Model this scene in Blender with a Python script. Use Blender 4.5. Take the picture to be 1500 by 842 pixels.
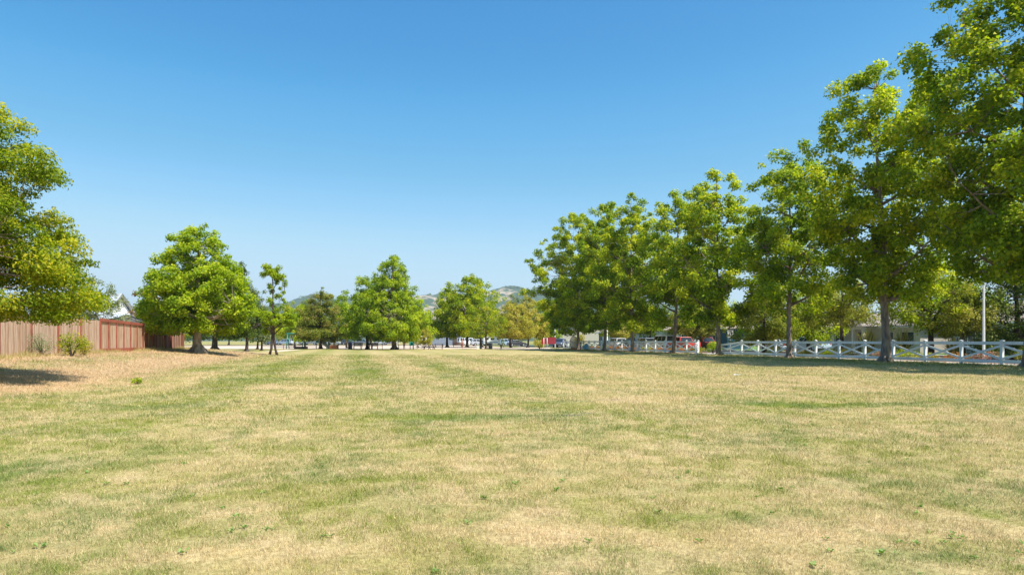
import bpy, math, random
import numpy as np
from mathutils import Vector, Matrix

for o in list(bpy.data.objects): bpy.data.objects.remove(o)
SC = bpy.context.scene
C = SC.collection
PI = math.pi
CAMZ = 1.30

# ------------------------------------------------------------------ camera
cam_d = bpy.data.cameras.new('camera'); cam = bpy.data.objects.new('camera', cam_d); C.objects.link(cam)
cam.location = (0, 0, CAMZ); cam.rotation_euler = (PI/2, 0, 0)
cam_d.sensor_width = 36; cam_d.lens = 24.0
cam_d.shift_y = 78/1500.0
cam_d.clip_start = 0.05; cam_d.clip_end = 20000
SC.camera = cam
SC.render.resolution_x = 1024; SC.render.resolution_y = 574

# ------------------------------------------------------------------ light
SUN_EL = math.radians(58)
SUN_DIR = Vector((math.cos(SUN_EL)*0.82, -math.cos(SUN_EL)*0.572, math.sin(SUN_EL)))   # towards the sun
world = bpy.data.worlds.new('World'); SC.world = world; world.use_nodes = True
wn = world.node_tree.nodes; wl = world.node_tree.links
bg = wn['Background']; sky = wn.new('ShaderNodeTexSky'); sky.sky_type = 'NISHITA'; sky.sun_disc = False
sky.sun_elevation = SUN_EL
sky.sun_rotation = math.atan2(SUN_DIR.x, SUN_DIR.y)
sky.altitude = 50; sky.air_density = 1.0; sky.dust_density = 0.7; sky.ozone_density = 1.5
EXPOSURE = 0.78
def vmul(src, k):
    m = wn.new('ShaderNodeVectorMath'); m.operation = 'SCALE'; m.inputs['Scale'].default_value = k; wl.new(src, m.inputs[0]); return m.outputs[0]
cv = wn.new('ShaderNodeRGBCurve'); wl.new(vmul(sky.outputs[0], 0.1098), cv.inputs['Color'])     # deep saturated summer blue
for ch, pts in ((0, [(0, 0), (0.150, 0.070), (0.184, 0.125), (0.227, 0.200), (0.275, 0.31), (0.386, 0.53), (0.54, 0.66), (1, 0.78)]),
                (1, [(0, 0), (0.238, 0.338), (0.292, 0.45), (0.352, 0.54), (0.413, 0.645), (0.533, 0.80), (0.65, 0.85), (1, 0.93)]),
                (2, [(0, 0.3), (0.413, 0.745), (0.474, 0.84), (0.539, 0.88), (0.584, 0.96), (0.631, 0.99), (1, 1)])):
    c_ = cv.mapping.curves[ch]
    c_.points[0].location = pts[0]; c_.points[-1].location = pts[-1]
    for q_ in pts[1:-1]: c_.points.new(*q_)
cv.mapping.update()
wl.new(vmul(cv.outputs[0], 1/(0.125*2**EXPOSURE)), bg.inputs[0]); bg.inputs[1].default_value = 0.125
sun_d = bpy.data.lights.new('sun', 'SUN'); sun_d.energy = 4.6; sun_d.angle = math.radians(0.53); sun_d.color = (1.0, 0.96, 0.88)
sun = bpy.data.objects.new('sun', sun_d); C.objects.link(sun)
sun.rotation_euler = SUN_DIR.to_track_quat('Z', 'Y').to_euler(); sun.location = (30, -10, 60)
SC.view_settings.view_transform = 'Standard'; SC.view_settings.look = 'None'
SC.view_settings.exposure = EXPOSURE; SC.view_settings.gamma = 1.0; SC.view_settings.use_curve_mapping = False

# ------------------------------------------------------------------ frames of reference
CA, SA = 0.9741, 0.2260          # the park's long side runs 13 degrees left of the view
ROT = math.atan2(SA, CA)
def W(u, v, z=0.0): return Vector((u*CA - v*SA, u*SA + v*CA, z))
def at(px, Y, z=0.0): return Vector(((px-750)/1000.0*Y, Y, z))
def uv(p): return (p.x*CA + p.y*SA, -p.x*SA + p.y*CA)
def sstep(t):
    t = np.clip(t, 0, 1); return t*t*(3-2*t)
def ground_z(x, y):
    x = np.asarray(x, float); y = np.asarray(y, float)
    u = x*CA + y*SA; v = -x*SA + y*CA
    m = 0.60*sstep((-6.3-u)/7.6)*(1-sstep((v-62)/26.0))
    und = 0.025*np.sin(x*0.43+1.3)*np.sin(y*0.31+0.4) + 0.018*np.sin(x*0.9-y*0.55)
    und = und*(1-sstep((y-60)/30.0))*(1-sstep((u-26)/4.0))*(1-sstep((-u-40)/5))
    return m + und
def gz(x, y): return float(ground_z(x, y))

# ------------------------------------------------------------------ materials
MATS = {}
def newmat(name):
    m = bpy.data.materials.new(name); m.use_nodes = True
    return m, m.node_tree.nodes, m.node_tree.links, m.node_tree.nodes['Principled BSDF']
def noisy(name, col, col2=None, scale=6, rough=0.7, bump=0.0, bscale=None, metal=0.0, stretch=None, spec=0.3, detail=4, w=(0.35, 0.65)):
    if name in MATS: return MATS[name]
    m, n, l, p = newmat(name)
    col2 = col2 or tuple(c*0.75 for c in col)
    tc = n.new('ShaderNodeTexCoord'); src = tc.outputs['Object']
    if stretch:
        mp = n.new('ShaderNodeMapping'); mp.inputs['Scale'].default_value = stretch
        l.new(src, mp.inputs[0]); src = mp.outputs[0]
    nz = n.new('ShaderNodeTexNoise'); nz.inputs['Scale'].default_value = scale; nz.inputs['Detail'].default_value = detail
    l.new(src, nz.inputs['Vector'])
    cr = n.new('ShaderNodeValToRGB'); cr.color_ramp.elements[0].position = w[0]; cr.color_ramp.elements[1].position = w[1]
    cr.color_ramp.elements[0].color = (*col2, 1); cr.color_ramp.elements[1].color = (*col, 1)
    l.new(nz.outputs['Fac'], cr.inputs[0]); l.new(cr.outputs[0], p.inputs['Base Color'])
    p.inputs['Roughness'].default_value = rough; p.inputs['Metallic'].default_value = metal
    p.inputs['Specular IOR Level'].default_value = spec
    if bump:
        b = n.new('ShaderNodeBump'); b.inputs['Strength'].default_value = bump; b.inputs['Distance'].default_value = 0.03
        n2 = n.new('ShaderNodeTexNoise'); n2.inputs['Scale'].default_value = bscale or scale*3; n2.inputs['Detail'].default_value = 5
        l.new(src, n2.inputs['Vector']); l.new(n2.outputs['Fac'], b.inputs['Height']); l.new(b.outputs[0], p.inputs['Normal'])
    MATS[name] = m; return m
def glassy(name, col=(0.03, 0.045, 0.06)):
    if name in MATS: return MATS[name]
    m, n, l, p = newmat(name); p.inputs['Base Color'].default_value = (*col, 1); p.inputs['Roughness'].default_value = 0.06
    p.inputs['Specular IOR Level'].default_value = 0.8; MATS[name] = m; return m
def paint(name, col, rough=0.3, coat=0.6):
    m = noisy(name, col, tuple(c*0.93 for c in col), scale=1.5, rough=rough, spec=0.5)
    m.node_tree.nodes['Principled BSDF'].inputs['Coat Weight'].default_value = coat
    return m

def leafmat(name, dark, mid, bright, trans=0.50, hi=0.84):
    if name in MATS: return MATS[name]
    m, n, l, p = newmat(name)
    a = n.new('ShaderNodeAttribute'); a.attribute_name = 'tint'
    cr = n.new('ShaderNodeValToRGB'); e = cr.color_ramp.elements
    e[0].position = 0.05; e[0].color = (*dark, 1); e[1].position = hi; e[1].color = (*bright, 1)
    k = e.new(0.48); k.color = (*mid, 1)
    l.new(a.outputs['Fac'], cr.inputs[0]); l.new(cr.outputs[0], p.inputs['Base Color'])
    p.inputs['Roughness'].default_value = 0.55; p.inputs['Specular IOR Level'].default_value = 0.18
    t = n.new('ShaderNodeBsdfTranslucent'); g = n.new('ShaderNodeMixRGB'); g.blend_type = 'MULTIPLY'; g.inputs[0].default_value = 1
    l.new(cr.outputs[0], g.inputs[1]); g.inputs[2].default_value = (1.35, 1.45, 0.55, 1)
    l.new(g.outputs[0], t.inputs['Color'])
    mx = n.new('ShaderNodeMixShader'); mx.inputs[0].default_value = trans
    l.new(p.outputs[0], mx.inputs[1]); l.new(t.outputs[0], mx.inputs[2]); l.new(mx.outputs[0], n['Material Output'].inputs[0])
    MATS[name] = m; return m

L_PLANE = leafmat('leaf_plane', (0.090, 0.150, 0.005), (0.270, 0.355, 0.008), (0.62, 0.58, 0.03))
L_PLANE2 = leafmat('leaf_plane_deep', (0.080, 0.140, 0.005), (0.235, 0.325, 0.008), (0.56, 0.54, 0.03))
L_SWEET = leafmat('leaf_bright', (0.110, 0.185, 0.006), (0.270, 0.370, 0.010), (0.54, 0.56, 0.03))
L_LOCUST = leafmat('leaf_locust', (0.095, 0.155, 0.010), (0.230, 0.300, 0.014), (0.54, 0.48, 0.03))
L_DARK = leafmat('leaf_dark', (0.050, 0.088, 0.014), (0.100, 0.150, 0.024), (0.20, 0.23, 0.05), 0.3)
L_OLIVE = leafmat('leaf_olive', (0.110, 0.145, 0.016), (0.240, 0.255, 0.034), (0.48, 0.42, 0.09))
L_YELL = leafmat('leaf_yellowing', (0.20, 0.22, 0.03), (0.42, 0.38, 0.06), (0.60, 0.46, 0.12))
L_BROWN = leafmat('leaf_browning', (0.100, 0.145, 0.016), (0.215, 0.250, 0.028), (0.42, 0.30, 0.11))
L_RED = leafmat('leaf_russet', (0.12, 0.08, 0.03), (0.25, 0.16, 0.07), (0.42, 0.22, 0.13))
L_GREY = leafmat('leaf_grey_green', (0.10, 0.14, 0.06), (0.20, 0.24, 0.11), (0.34, 0.37, 0.20), 0.3)
L_FLOW_O = leafmat('flower_orange', (0.12, 0.16, 0.03), (0.45, 0.20, 0.05), (0.75, 0.24, 0.05), 0.2)
L_FLOW_Y = leafmat('flower_yellow', (0.12, 0.17, 0.03), (0.30, 0.32, 0.06), (0.62, 0.52, 0.06), 0.2)
L_FLOW_P = leafmat('flower_pink', (0.10, 0.14, 0.04), (0.35, 0.20, 0.16), (0.60, 0.25, 0.24), 0.2)
L_BLADE = leafmat('flax_blade', (0.12, 0.15, 0.04), (0.28, 0.28, 0.09), (0.46, 0.38, 0.16), 0.25)

BARK = noisy('bark_grey_brown', (0.30, 0.235, 0.18), (0.13, 0.095, 0.075), scale=5, rough=0.9, bump=0.8, bscale=14, stretch=(1, 1, 0.35))
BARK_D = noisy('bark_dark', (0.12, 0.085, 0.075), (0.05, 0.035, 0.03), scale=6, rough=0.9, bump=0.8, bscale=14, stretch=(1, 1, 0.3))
BARK_L = noisy('bark_pale', (0.42, 0.37, 0.31), (0.22, 0.18, 0.15), scale=6, rough=0.9, bump=0.6, bscale=14, stretch=(1, 1, 0.3))

# ------------------------------------------------------------------ grass colour, shared by the turf sheet and the blades
def grass_group():
    g = bpy.data.node_groups.new('turf_colour', 'ShaderNodeTree')
    g.interface.new_socket('Green', in_out='OUTPUT', socket_type='NodeSocketFloat')
    g.interface.new_socket('Straw', in_out='OUTPUT', socket_type='NodeSocketColor')
    g.interface.new_socket('Blade', in_out='OUTPUT', socket_type='NodeSocketColor')
    g.interface.new_socket('Soil', in_out='OUTPUT', socket_type='NodeSocketFloat')
    n = g.nodes; l = g.links; out = n.new('NodeGroupOutput')
    geo = n.new('ShaderNodeNewGeometry'); P = geo.outputs['Position']
    def math_(op, a, b=None, c=None, clamp=False):
        m = n.new('ShaderNodeMath'); m.operation = op; m.use_clamp = clamp
        for i, s in enumerate((a, b, c)):
            if s is None: continue
            if isinstance(s, (int, float)): m.inputs[i].default_value = s
            else: l.new(s, m.inputs[i])
        return m.outputs[0]
    def dot(vec):
        d = n.new('ShaderNodeVectorMath'); d.operation = 'DOT_PRODUCT'; l.new(P, d.inputs[0]); d.inputs[1].default_value = vec
        return d.outputs['Value']
    U = dot((CA, SA, 0)); V = dot((-SA, CA, 0))
    cxyz = n.new('ShaderNodeCombineXYZ'); l.new(U, cxyz.inputs[0]); l.new(V, cxyz.inputs[1]); UVC = cxyz.outputs[0]
    def noise(scale, detail=3, off=0.0, sx=1.0, sy=1.0, dist=0.0):
        mp = n.new('ShaderNodeMapping'); l.new(UVC, mp.inputs[0]); mp.inputs['Location'].default_value = (off, off*1.7, 0)
        mp.inputs['Scale'].default_value = (sx, sy, 1)
        z = n.new('ShaderNodeTexNoise'); z.inputs['Scale'].default_value = scale; z.inputs['Detail'].default_value = detail
        z.inputs['Distortion'].default_value = dist
        l.new(mp.outputs[0], z.inputs['Vector']); return z.outputs['Fac']
    def mr(x, a, b, c=0.0, d=1.0):
        m = n.new('ShaderNodeMapRange'); m.interpolation_type = 'SMOOTHSTEP'; l.new(x, m.inputs[0])
        for i, q in zip((1, 2, 3, 4), (a, b, c, d)): m.inputs[i].default_value = q
        return m.outputs[0]
    big = mr(noise(0.22, 4, 3.1, sy=0.38, dist=0.4), 0.36, 0.66)
    med = mr(noise(0.95, 5, 9.3, sy=0.5), 0.33, 0.68)
    fine = mr(noise(3.4, 6, 1.7), 0.34, 0.66)
    # mowing stripes
    wob = math_('MULTIPLY', noise(0.2, 2, 5.5), 1.2)
    st = math_('SINE', math_('MULTIPLY', math_('ADD', U, wob), 2*PI/3.9))
    st = math_('MULTIPLY', st, mr(U, 16, 2, 0.25, 1.0))
    st = math_('MULTIPLY', st, mr(V, 6, 22, 0.3, 1.0))
    st = math_('MULTIPLY', st, mr(noise(0.35, 2, 12.0), 0.3, 0.7, 0.3, 1.0))
    gsum = math_('ADD', math_('ADD', math_('MULTIPLY', big, 0.22), 0.04), math_('MULTIPLY', med, 0.30))
    gsum = math_('ADD', gsum, math_('MULTIPLY', fine, 0.36))
    gsum = math_('ADD', gsum, math_('MULTIPLY', st, 0.30))
    # left part of the lawn is greener, the right is drier
    gsum = math_('ADD', gsum, mr(U, 10, -4, -0.10, 0.05))
    # green wet spots, dry spots: (x, y, rx, ry, amount)
    spots = [(-1.3, 11.8, 1.8, 0.7, 0.75), (6.3, 13.7, 1.9, 0.65, 0.9), (5.1, 14.3, 1.5, 0.6, 0.35), (-6.2, 29, 1.3, 3.0, 0.5), (-3.6, 8.3, 1.6, 0.6, 0.3),
             (-8.6, 13.2, 2.6, 1.2, 0.35), (1.3, 5.0, 0.9, 0.30, 0.5), (-1.5, 6.2, 1.0, 0.4, 0.3), (-2.4, 5.6, 0.9, 0.3, 0.3),
             (0.35, 4.55, 1.1, 0.28, -0.8), (-5.5, 19, 2.0, 1.2, -0.45), (2.2, 15.6, 3, 1.0, -0.3), (8, 20, 6, 2.5, -0.35),
             (3.4, 4.5, 2.2, 0.5, -0.45), (-1.9, 4.1, 1.0, 0.25, -0.5), (-13.5, 21, 3.0, 6, -0.3), (-14, 36, 7, 7, 0.25),
             (9.5, 24, 3.5, 1.6, -0.3), (-7.5, 23.5, 1.6, 2.2, 0.35), (-0.5, 19, 2.5, 1.2, 0.25), (3.9, 9.0, 1.6, 0.6, 0.22), (-0.3, 8.3, 1.2, 0.7, 0.25)]
    for (sx, sy, rx, ry, amt) in spots:
        s = n.new('ShaderNodeVectorMath'); s.operation = 'SUBTRACT'; l.new(P, s.inputs[0]); s.inputs[1].default_value = (sx, sy, 0)
        mu = n.new('ShaderNodeVectorMath'); mu.operation = 'MULTIPLY'; l.new(s.outputs[0], mu.inputs[0]); mu.inputs[1].default_value = (1/rx, 1/ry, 0)
        le = n.new('ShaderNodeVectorMath'); le.operation = 'LENGTH'; l.new(mu.outputs[0], le.inputs[0])
        d = math_('ADD', le.outputs['Value'], math_('MULTIPLY', med, 0.7))
        f = mr(d, 1.7, 0.35)
        gsum = math_('ADD', gsum, math_('MULTIPLY', f, amt*0.75))
    # dry bank on the left, green verge under the trees on the right
    bankn = math_('ADD', U, math_('MULTIPLY', noise(0.5, 3, 2.0), 1.6))
    bank = math_('MULTIPLY', mr(bankn, -5.2, -7.2), mr(V, 85, 60))
    gsum = math_('SUBTRACT', gsum, math_('MULTIPLY', bank, 0.40))
    verge = mr(math_('ADD', U, math_('MULTIPLY', noise(0.4, 3, 7.0), 3)), 27.5, 30.5)
    gsum = math_('ADD', gsum, math_('MULTIPLY', verge, 0.30))
    far = mr(V, 70, 100)
    gsum = math_('ADD', gsum, math_('MULTIPLY', far, 0.10))
    green = math_('MULTIPLY', math_('ADD', gsum, -0.07), 1.02, clamp=True)
    l.new(green, out.inputs[0])
    def mixc(f, a, b):
        m = n.new('ShaderNodeMixRGB'); l.new(f, m.inputs[0])
        for i, q in ((1, a), (2, b)):
            if isinstance(q, tuple): m.inputs[i].default_value = (*q, 1)
            else: l.new(q, m.inputs[i])
        return m.outputs[0]
    s1 = mixc(mr(noise(1.1, 4, 21.0), 0.35, 0.7), (0.56, 0.450, 0.215), (0.66, 0.51, 0.29))
    s1 = mixc(bank, s1, (0.60, 0.43, 0.25))
    l.new(s1, out.inputs[1])
    b1 = mixc(mr(noise(0.6, 4, 31.0), 0.4, 0.65), (0.255, 0.285, 0.045), (0.180, 0.240, 0.060))
    l.new(b1, out.inputs[2])
    # small bare soil patches
    soil = mr(noise(0.55, 3, 41.0), 0.735, 0.78)
    for (sx, sy, rx, ry) in ((2.25, 15.4, 0.28, 0.16), (1.0, 12.05, 0.26, 0.14), (1.35, 12.35, 0.12, 0.1), (7.1, 20.6, 0.4, 0.25), (7.9, 21.6, 0.5, 0.3)):
        s = n.new('ShaderNodeVectorMath'); s.operation = 'SUBTRACT'; l.new(P, s.inputs[0]); s.inputs[1].default_value = (sx, sy, 0)
        mu = n.new('ShaderNodeVectorMath'); mu.operation = 'MULTIPLY'; l.new(s.outputs[0], mu.inputs[0]); mu.inputs[1].default_value = (1/rx, 1/ry, 0)
        le = n.new('ShaderNodeVectorMath'); le.operation = 'LENGTH'; l.new(mu.outputs[0], le.inputs[0])
        f = mr(math_('ADD', le.outputs['Value'], math_('MULTIPLY', fine, 0.6)), 1.5, 0.9)
        soil = math_('MAXIMUM', soil, f)
    l.new(soil, out.inputs[3])
    return g
GG = grass_group()

def turf_material():
    m, n, l, p = newmat('turf')
    g = n.new('ShaderNodeGroup'); g.node_tree = GG
    mx = n.new('ShaderNodeMixRGB'); l.new(g.outputs['Green'], mx.inputs[0]); l.new(g.outputs['Straw'], mx.inputs[1]); l.new(g.outputs['Blade'], mx.inputs[2])
    geo = n.new('ShaderNodeNewGeometry')
    nz = n.new('ShaderNodeTexNoise'); nz.inputs['Scale'].default_value = 28; nz.inputs['Detail'].default_value = 5; l.new(geo.outputs['Position'], nz.inputs['Vector'])
    cr = n.new('ShaderNodeValToRGB'); cr.color_ramp.elements[0].position = 0.3; cr.color_ramp.elements[1].position = 0.62
    cr.color_ramp.elements[0].color = (0.52, 0.49, 0.42, 1); cr.color_ramp.elements[1].color = (0.90, 0.88, 0.85, 1)
    l.new(nz.outputs['Fac'], cr.inputs[0])
    mu = n.new('ShaderNodeMixRGB'); mu.blend_type = 'MULTIPLY'; mu.inputs[0].default_value = 1.0; l.new(mx.outputs[0], mu.inputs[1]); l.new(cr.outputs[0], mu.inputs[2])
    so = n.new('ShaderNodeMixRGB'); l.new(g.outputs['Soil'], so.inputs[0]); l.new(mu.outputs[0], so.inputs[1]); so.inputs[2].default_value = (0.20, 0.15, 0.13, 1)
    l.new(so.outputs[0], p.inputs['Base Color']); p.inputs['Roughness'].default_value = 0.95; p.inputs['Specular IOR Level'].default_value = 0.1
    b = n.new('ShaderNodeBump'); b.inputs['Strength'].default_value = 0.9; b.inputs['Distance'].default_value = 0.03
    n2 = n.new('ShaderNodeTexNoise'); n2.inputs['Scale'].default_value = 9; n2.inputs['Detail'].default_value = 8; n2.inputs['Roughness'].default_value = 0.7
    l.new(geo.outputs['Position'], n2.inputs['Vector']); l.new(n2.outputs['Fac'], b.inputs['Height']); l.new(b.outputs[0], p.inputs['Normal'])
    return m
def blade_material():
    m, n, l, p = newmat('grass_blades')
    g = n.new('ShaderNodeGroup'); g.node_tree = GG
    a = n.new('ShaderNodeAttribute'); a.attribute_name = 'tint'
    su = n.new('ShaderNodeMath'); su.operation = 'SUBTRACT'; l.new(g.outputs['Green'], su.inputs[0]); l.new(a.outputs['Fac'], su.inputs[1])
    mr = n.new('ShaderNodeMapRange'); l.new(su.outputs[0], mr.inputs[0]); mr.inputs[1].default_value = -0.15; mr.inputs[2].default_value = 0.15
    mx = n.new('ShaderNodeMixRGB'); l.new(mr.outputs[0], mx.inputs[0]); l.new(g.outputs['Straw'], mx.inputs[1]); l.new(g.outputs['Blade'], mx.inputs[2])
    a2 = n.new('ShaderNodeAttribute'); a2.attribute_name = 'shade'
    hs = n.new('ShaderNodeHueSaturation'); l.new(mx.outputs[0], hs.inputs['Color'])
    m2 = n.new('ShaderNodeMapRange'); l.new(a2.outputs['Fac'], m2.inputs[0]); m2.inputs[3].default_value = 0.66; m2.inputs[4].default_value = 1.34
    l.new(m2.outputs[0], hs.inputs['Value'])
    l.new(hs.outputs[0], p.inputs['Base Color']); p.inputs['Roughness'].default_value = 0.6; p.inputs['Specular IOR Level'].default_value = 0.25
    t = n.new('ShaderNodeBsdfTranslucent'); l.new(hs.outputs[0], t.inputs[0])
    ms = n.new('ShaderNodeMixShader'); ms.inputs[0].default_value = 0.3; l.new(p.outputs[0], ms.inputs[1]); l.new(t.outputs[0], ms.inputs[2])
    l.new(ms.outputs[0], n['Material Output'].inputs[0])
    return m

# ------------------------------------------------------------------ object helpers
def tag(o, label=None, cat=None, group=None, kind=None):
    if label: o['label'] = label
    if cat: o['category'] = cat
    if group: o['group'] = group
    if kind: o['kind'] = kind
    return o
def thing(name, label, cat, loc=(0, 0, 0), rz=0.0, group=None):
    o = bpy.data.objects.new(name, None); C.objects.link(o); o.empty_display_size = 0.2
    o.location = loc; o.rotation_euler = (0, 0, rz); return tag(o, label, cat, group)

class MB:
    def __init__(s): s.v = []; s.f = []; s.m = []; s.smooth = []
    def add(s, vs, fs, mi=0, sm=False):
        b = len(s.v); s.v += [tuple(q) for q in vs]; s.f += [tuple(i+b for i in f) for f in fs]; s.m += [mi]*len(fs); s.smooth += [sm]*len(fs); return s
    def box(s, c, d, rz=0.0, mi=0, ry=0.0, rx=0.0):
        M = Matrix.Translation(c) @ Matrix.Rotation(rz, 4, 'Z') @ Matrix.Rotation(ry, 4, 'Y') @ Matrix.Rotation(rx, 4, 'X')
        vs = [M @ Vector((x*d[0]/2, y*d[1]/2, z*d[2]/2)) for z in (-1, 1) for y in (-1, 1) for x in (-1, 1)]
        return s.add(vs, [(0, 2, 3, 1), (4, 5, 7, 6), (0, 1, 5, 4), (2, 6, 7, 3), (0, 4, 6, 2), (1, 3, 7, 5)], mi)
    def beam(s, a, b, w, h, mi=0):
        a = Vector(a); b = Vector(b); d = b-a; L = d.length; q = d.to_track_quat('X', 'Z').to_matrix().to_4x4()
        M = Matrix.Translation((a+b)/2) @ q
        vs = [M @ Vector((x*L/2, y*w/2, z*h/2)) for z in (-1, 1) for y in (-1, 1) for x in (-1, 1)]
        return s.add(vs, [(0, 2, 3, 1), (4, 5, 7, 6), (0, 1, 5, 4), (2, 6, 7, 3), (0, 4, 6, 2), (1, 3, 7, 5)], mi)
    def tube(s, pts, rad, n=8, mi=0, cap=True, flare=None):
        pts = [Vector(p) for p in pts]
        if isinstance(rad, (int, float)): rad = [rad]*len(pts)
        vs = []; prev = None
        for i, p in enumerate(pts):
            d = (pts[min(i+1, len(pts)-1)] - pts[max(i-1, 0)])
            if d.length < 1e-9: d = Vector((0, 0, 1))
            d.normalize()
            if prev is None: a = d.orthogonal().normalized()
            else:
                a = prev - d*prev.dot(d)
                a = a.normalized() if a.length > 1e-6 else d.orthogonal().normalized()
            prev = a; b = d.cross(a)
            for k in range(n):
                t = 2*PI*k/n; vs.append(p + (a*math.cos(t)+b*math.sin(t))*rad[i])
        fs = [(i*n+k, i*n+(k+1) % n, (i+1)*n+(k+1) % n, (i+1)*n+k) for i in range(len(pts)-1) for k in range(n)]
        s.add(vs, fs, mi, True)
        if cap:
            b = len(s.v) - len(vs)
            s.f += [tuple(b+k for k in reversed(range(n))), tuple(b+(len(pts)-1)*n+k for k in range(n))]; s.m += [mi, mi]; s.smooth += [False, False]
        return s
    def extrude(s, prof, y0, y1, mi=0):     # profile of (x, z), extruded along y
        n = len(prof); vs = [(x, y0, z) for x, z in prof] + [(x, y1, z) for x, z in prof]
        fs = [tuple(range(n)), tuple(reversed(range(n, 2*n)))] + [(i, i+n, (i+1) % n+n, (i+1) % n) for i in range(n)]
        return s.add(vs, fs, mi)
    def build(s, name, mats, parent=None, bevel=0.0):
        me = bpy.data.meshes.new(name); me.from_pydata(s.v, [], s.f); me.update()
        for m in (mats if isinstance(mats, (list, tuple)) else [mats]): me.materials.append(m)
        if len(me.polygons) == len(s.m):
            me.polygons.foreach_set('material_index', s.m); me.polygons.foreach_set('use_smooth', s.smooth)
        o = bpy.data.objects.new(name, me); C.objects.link(o); o.parent = parent
        if bevel:
            bm = o.modifiers.new('bevel', 'BEVEL'); bm.width = bevel; bm.segments = 2; bm.limit_method = 'ANGLE'
        return o

def quads_object(name, V, mat, parent=None, tint=None, shade=None, k=4):
    """V: (N,k,3) array of separate polygons"""
    N = V.shape[0]; me = bpy.data.meshes.new(name)
    me.vertices.add(N*k); me.vertices.foreach_set('co', V.reshape(-1).astype(np.float32))
    me.loops.add(N*k); me.loops.foreach_set('vertex_index', np.arange(N*k, dtype=np.int32))
    me.polygons.add(N); me.polygons.foreach_set('loop_start', np.arange(0, N*k, k, dtype=np.int32))
    try: me.polygons.foreach_set('loop_total', np.full(N, k, dtype=np.int32))
    except Exception: pass
    for nm, arr in (('tint', tint), ('shade', shade)):
        if arr is not None:
            a = me.attributes.new(nm, 'FLOAT', 'FACE'); a.data.foreach_set('value', arr.astype(np.float32))
    me.materials.append(mat); me.update(calc_edges=True)
    o = bpy.data.objects.new(name, me); C.objects.link(o); o.parent = parent; return o

def norm(a): return a/np.maximum(np.linalg.norm(a, axis=-1, keepdims=True), 1e-9)
def leaves(rng, cen, outward, size, up=0.55, rand=0.7, out=0.85, droop=0.25, aspect=0.8, fold=0.22):
    N = len(cen)
    nrm = norm(rng.normal(size=(N, 3))*rand + np.array([0, 0, up]) + outward*out)
    ax = rng.normal(size=(N, 3)) + outward*0.7 + np.array([0, 0, -droop*2]); ax = norm(ax - nrm*np.sum(ax*nrm, 1, keepdims=True))
    sd = np.cross(nrm, ax); s = size*rng.uniform(0.65, 1.25, (N, 1))
    a = cen - ax*s*0.5; b = cen + ax*s*0.5
    m = cen - ax*s*0.05
    L = m + sd*s*aspect*0.5 + nrm*s*fold; R = m - sd*s*aspect*0.5 + nrm*s*fold
    return np.stack([a, R, b, L], 1)

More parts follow.
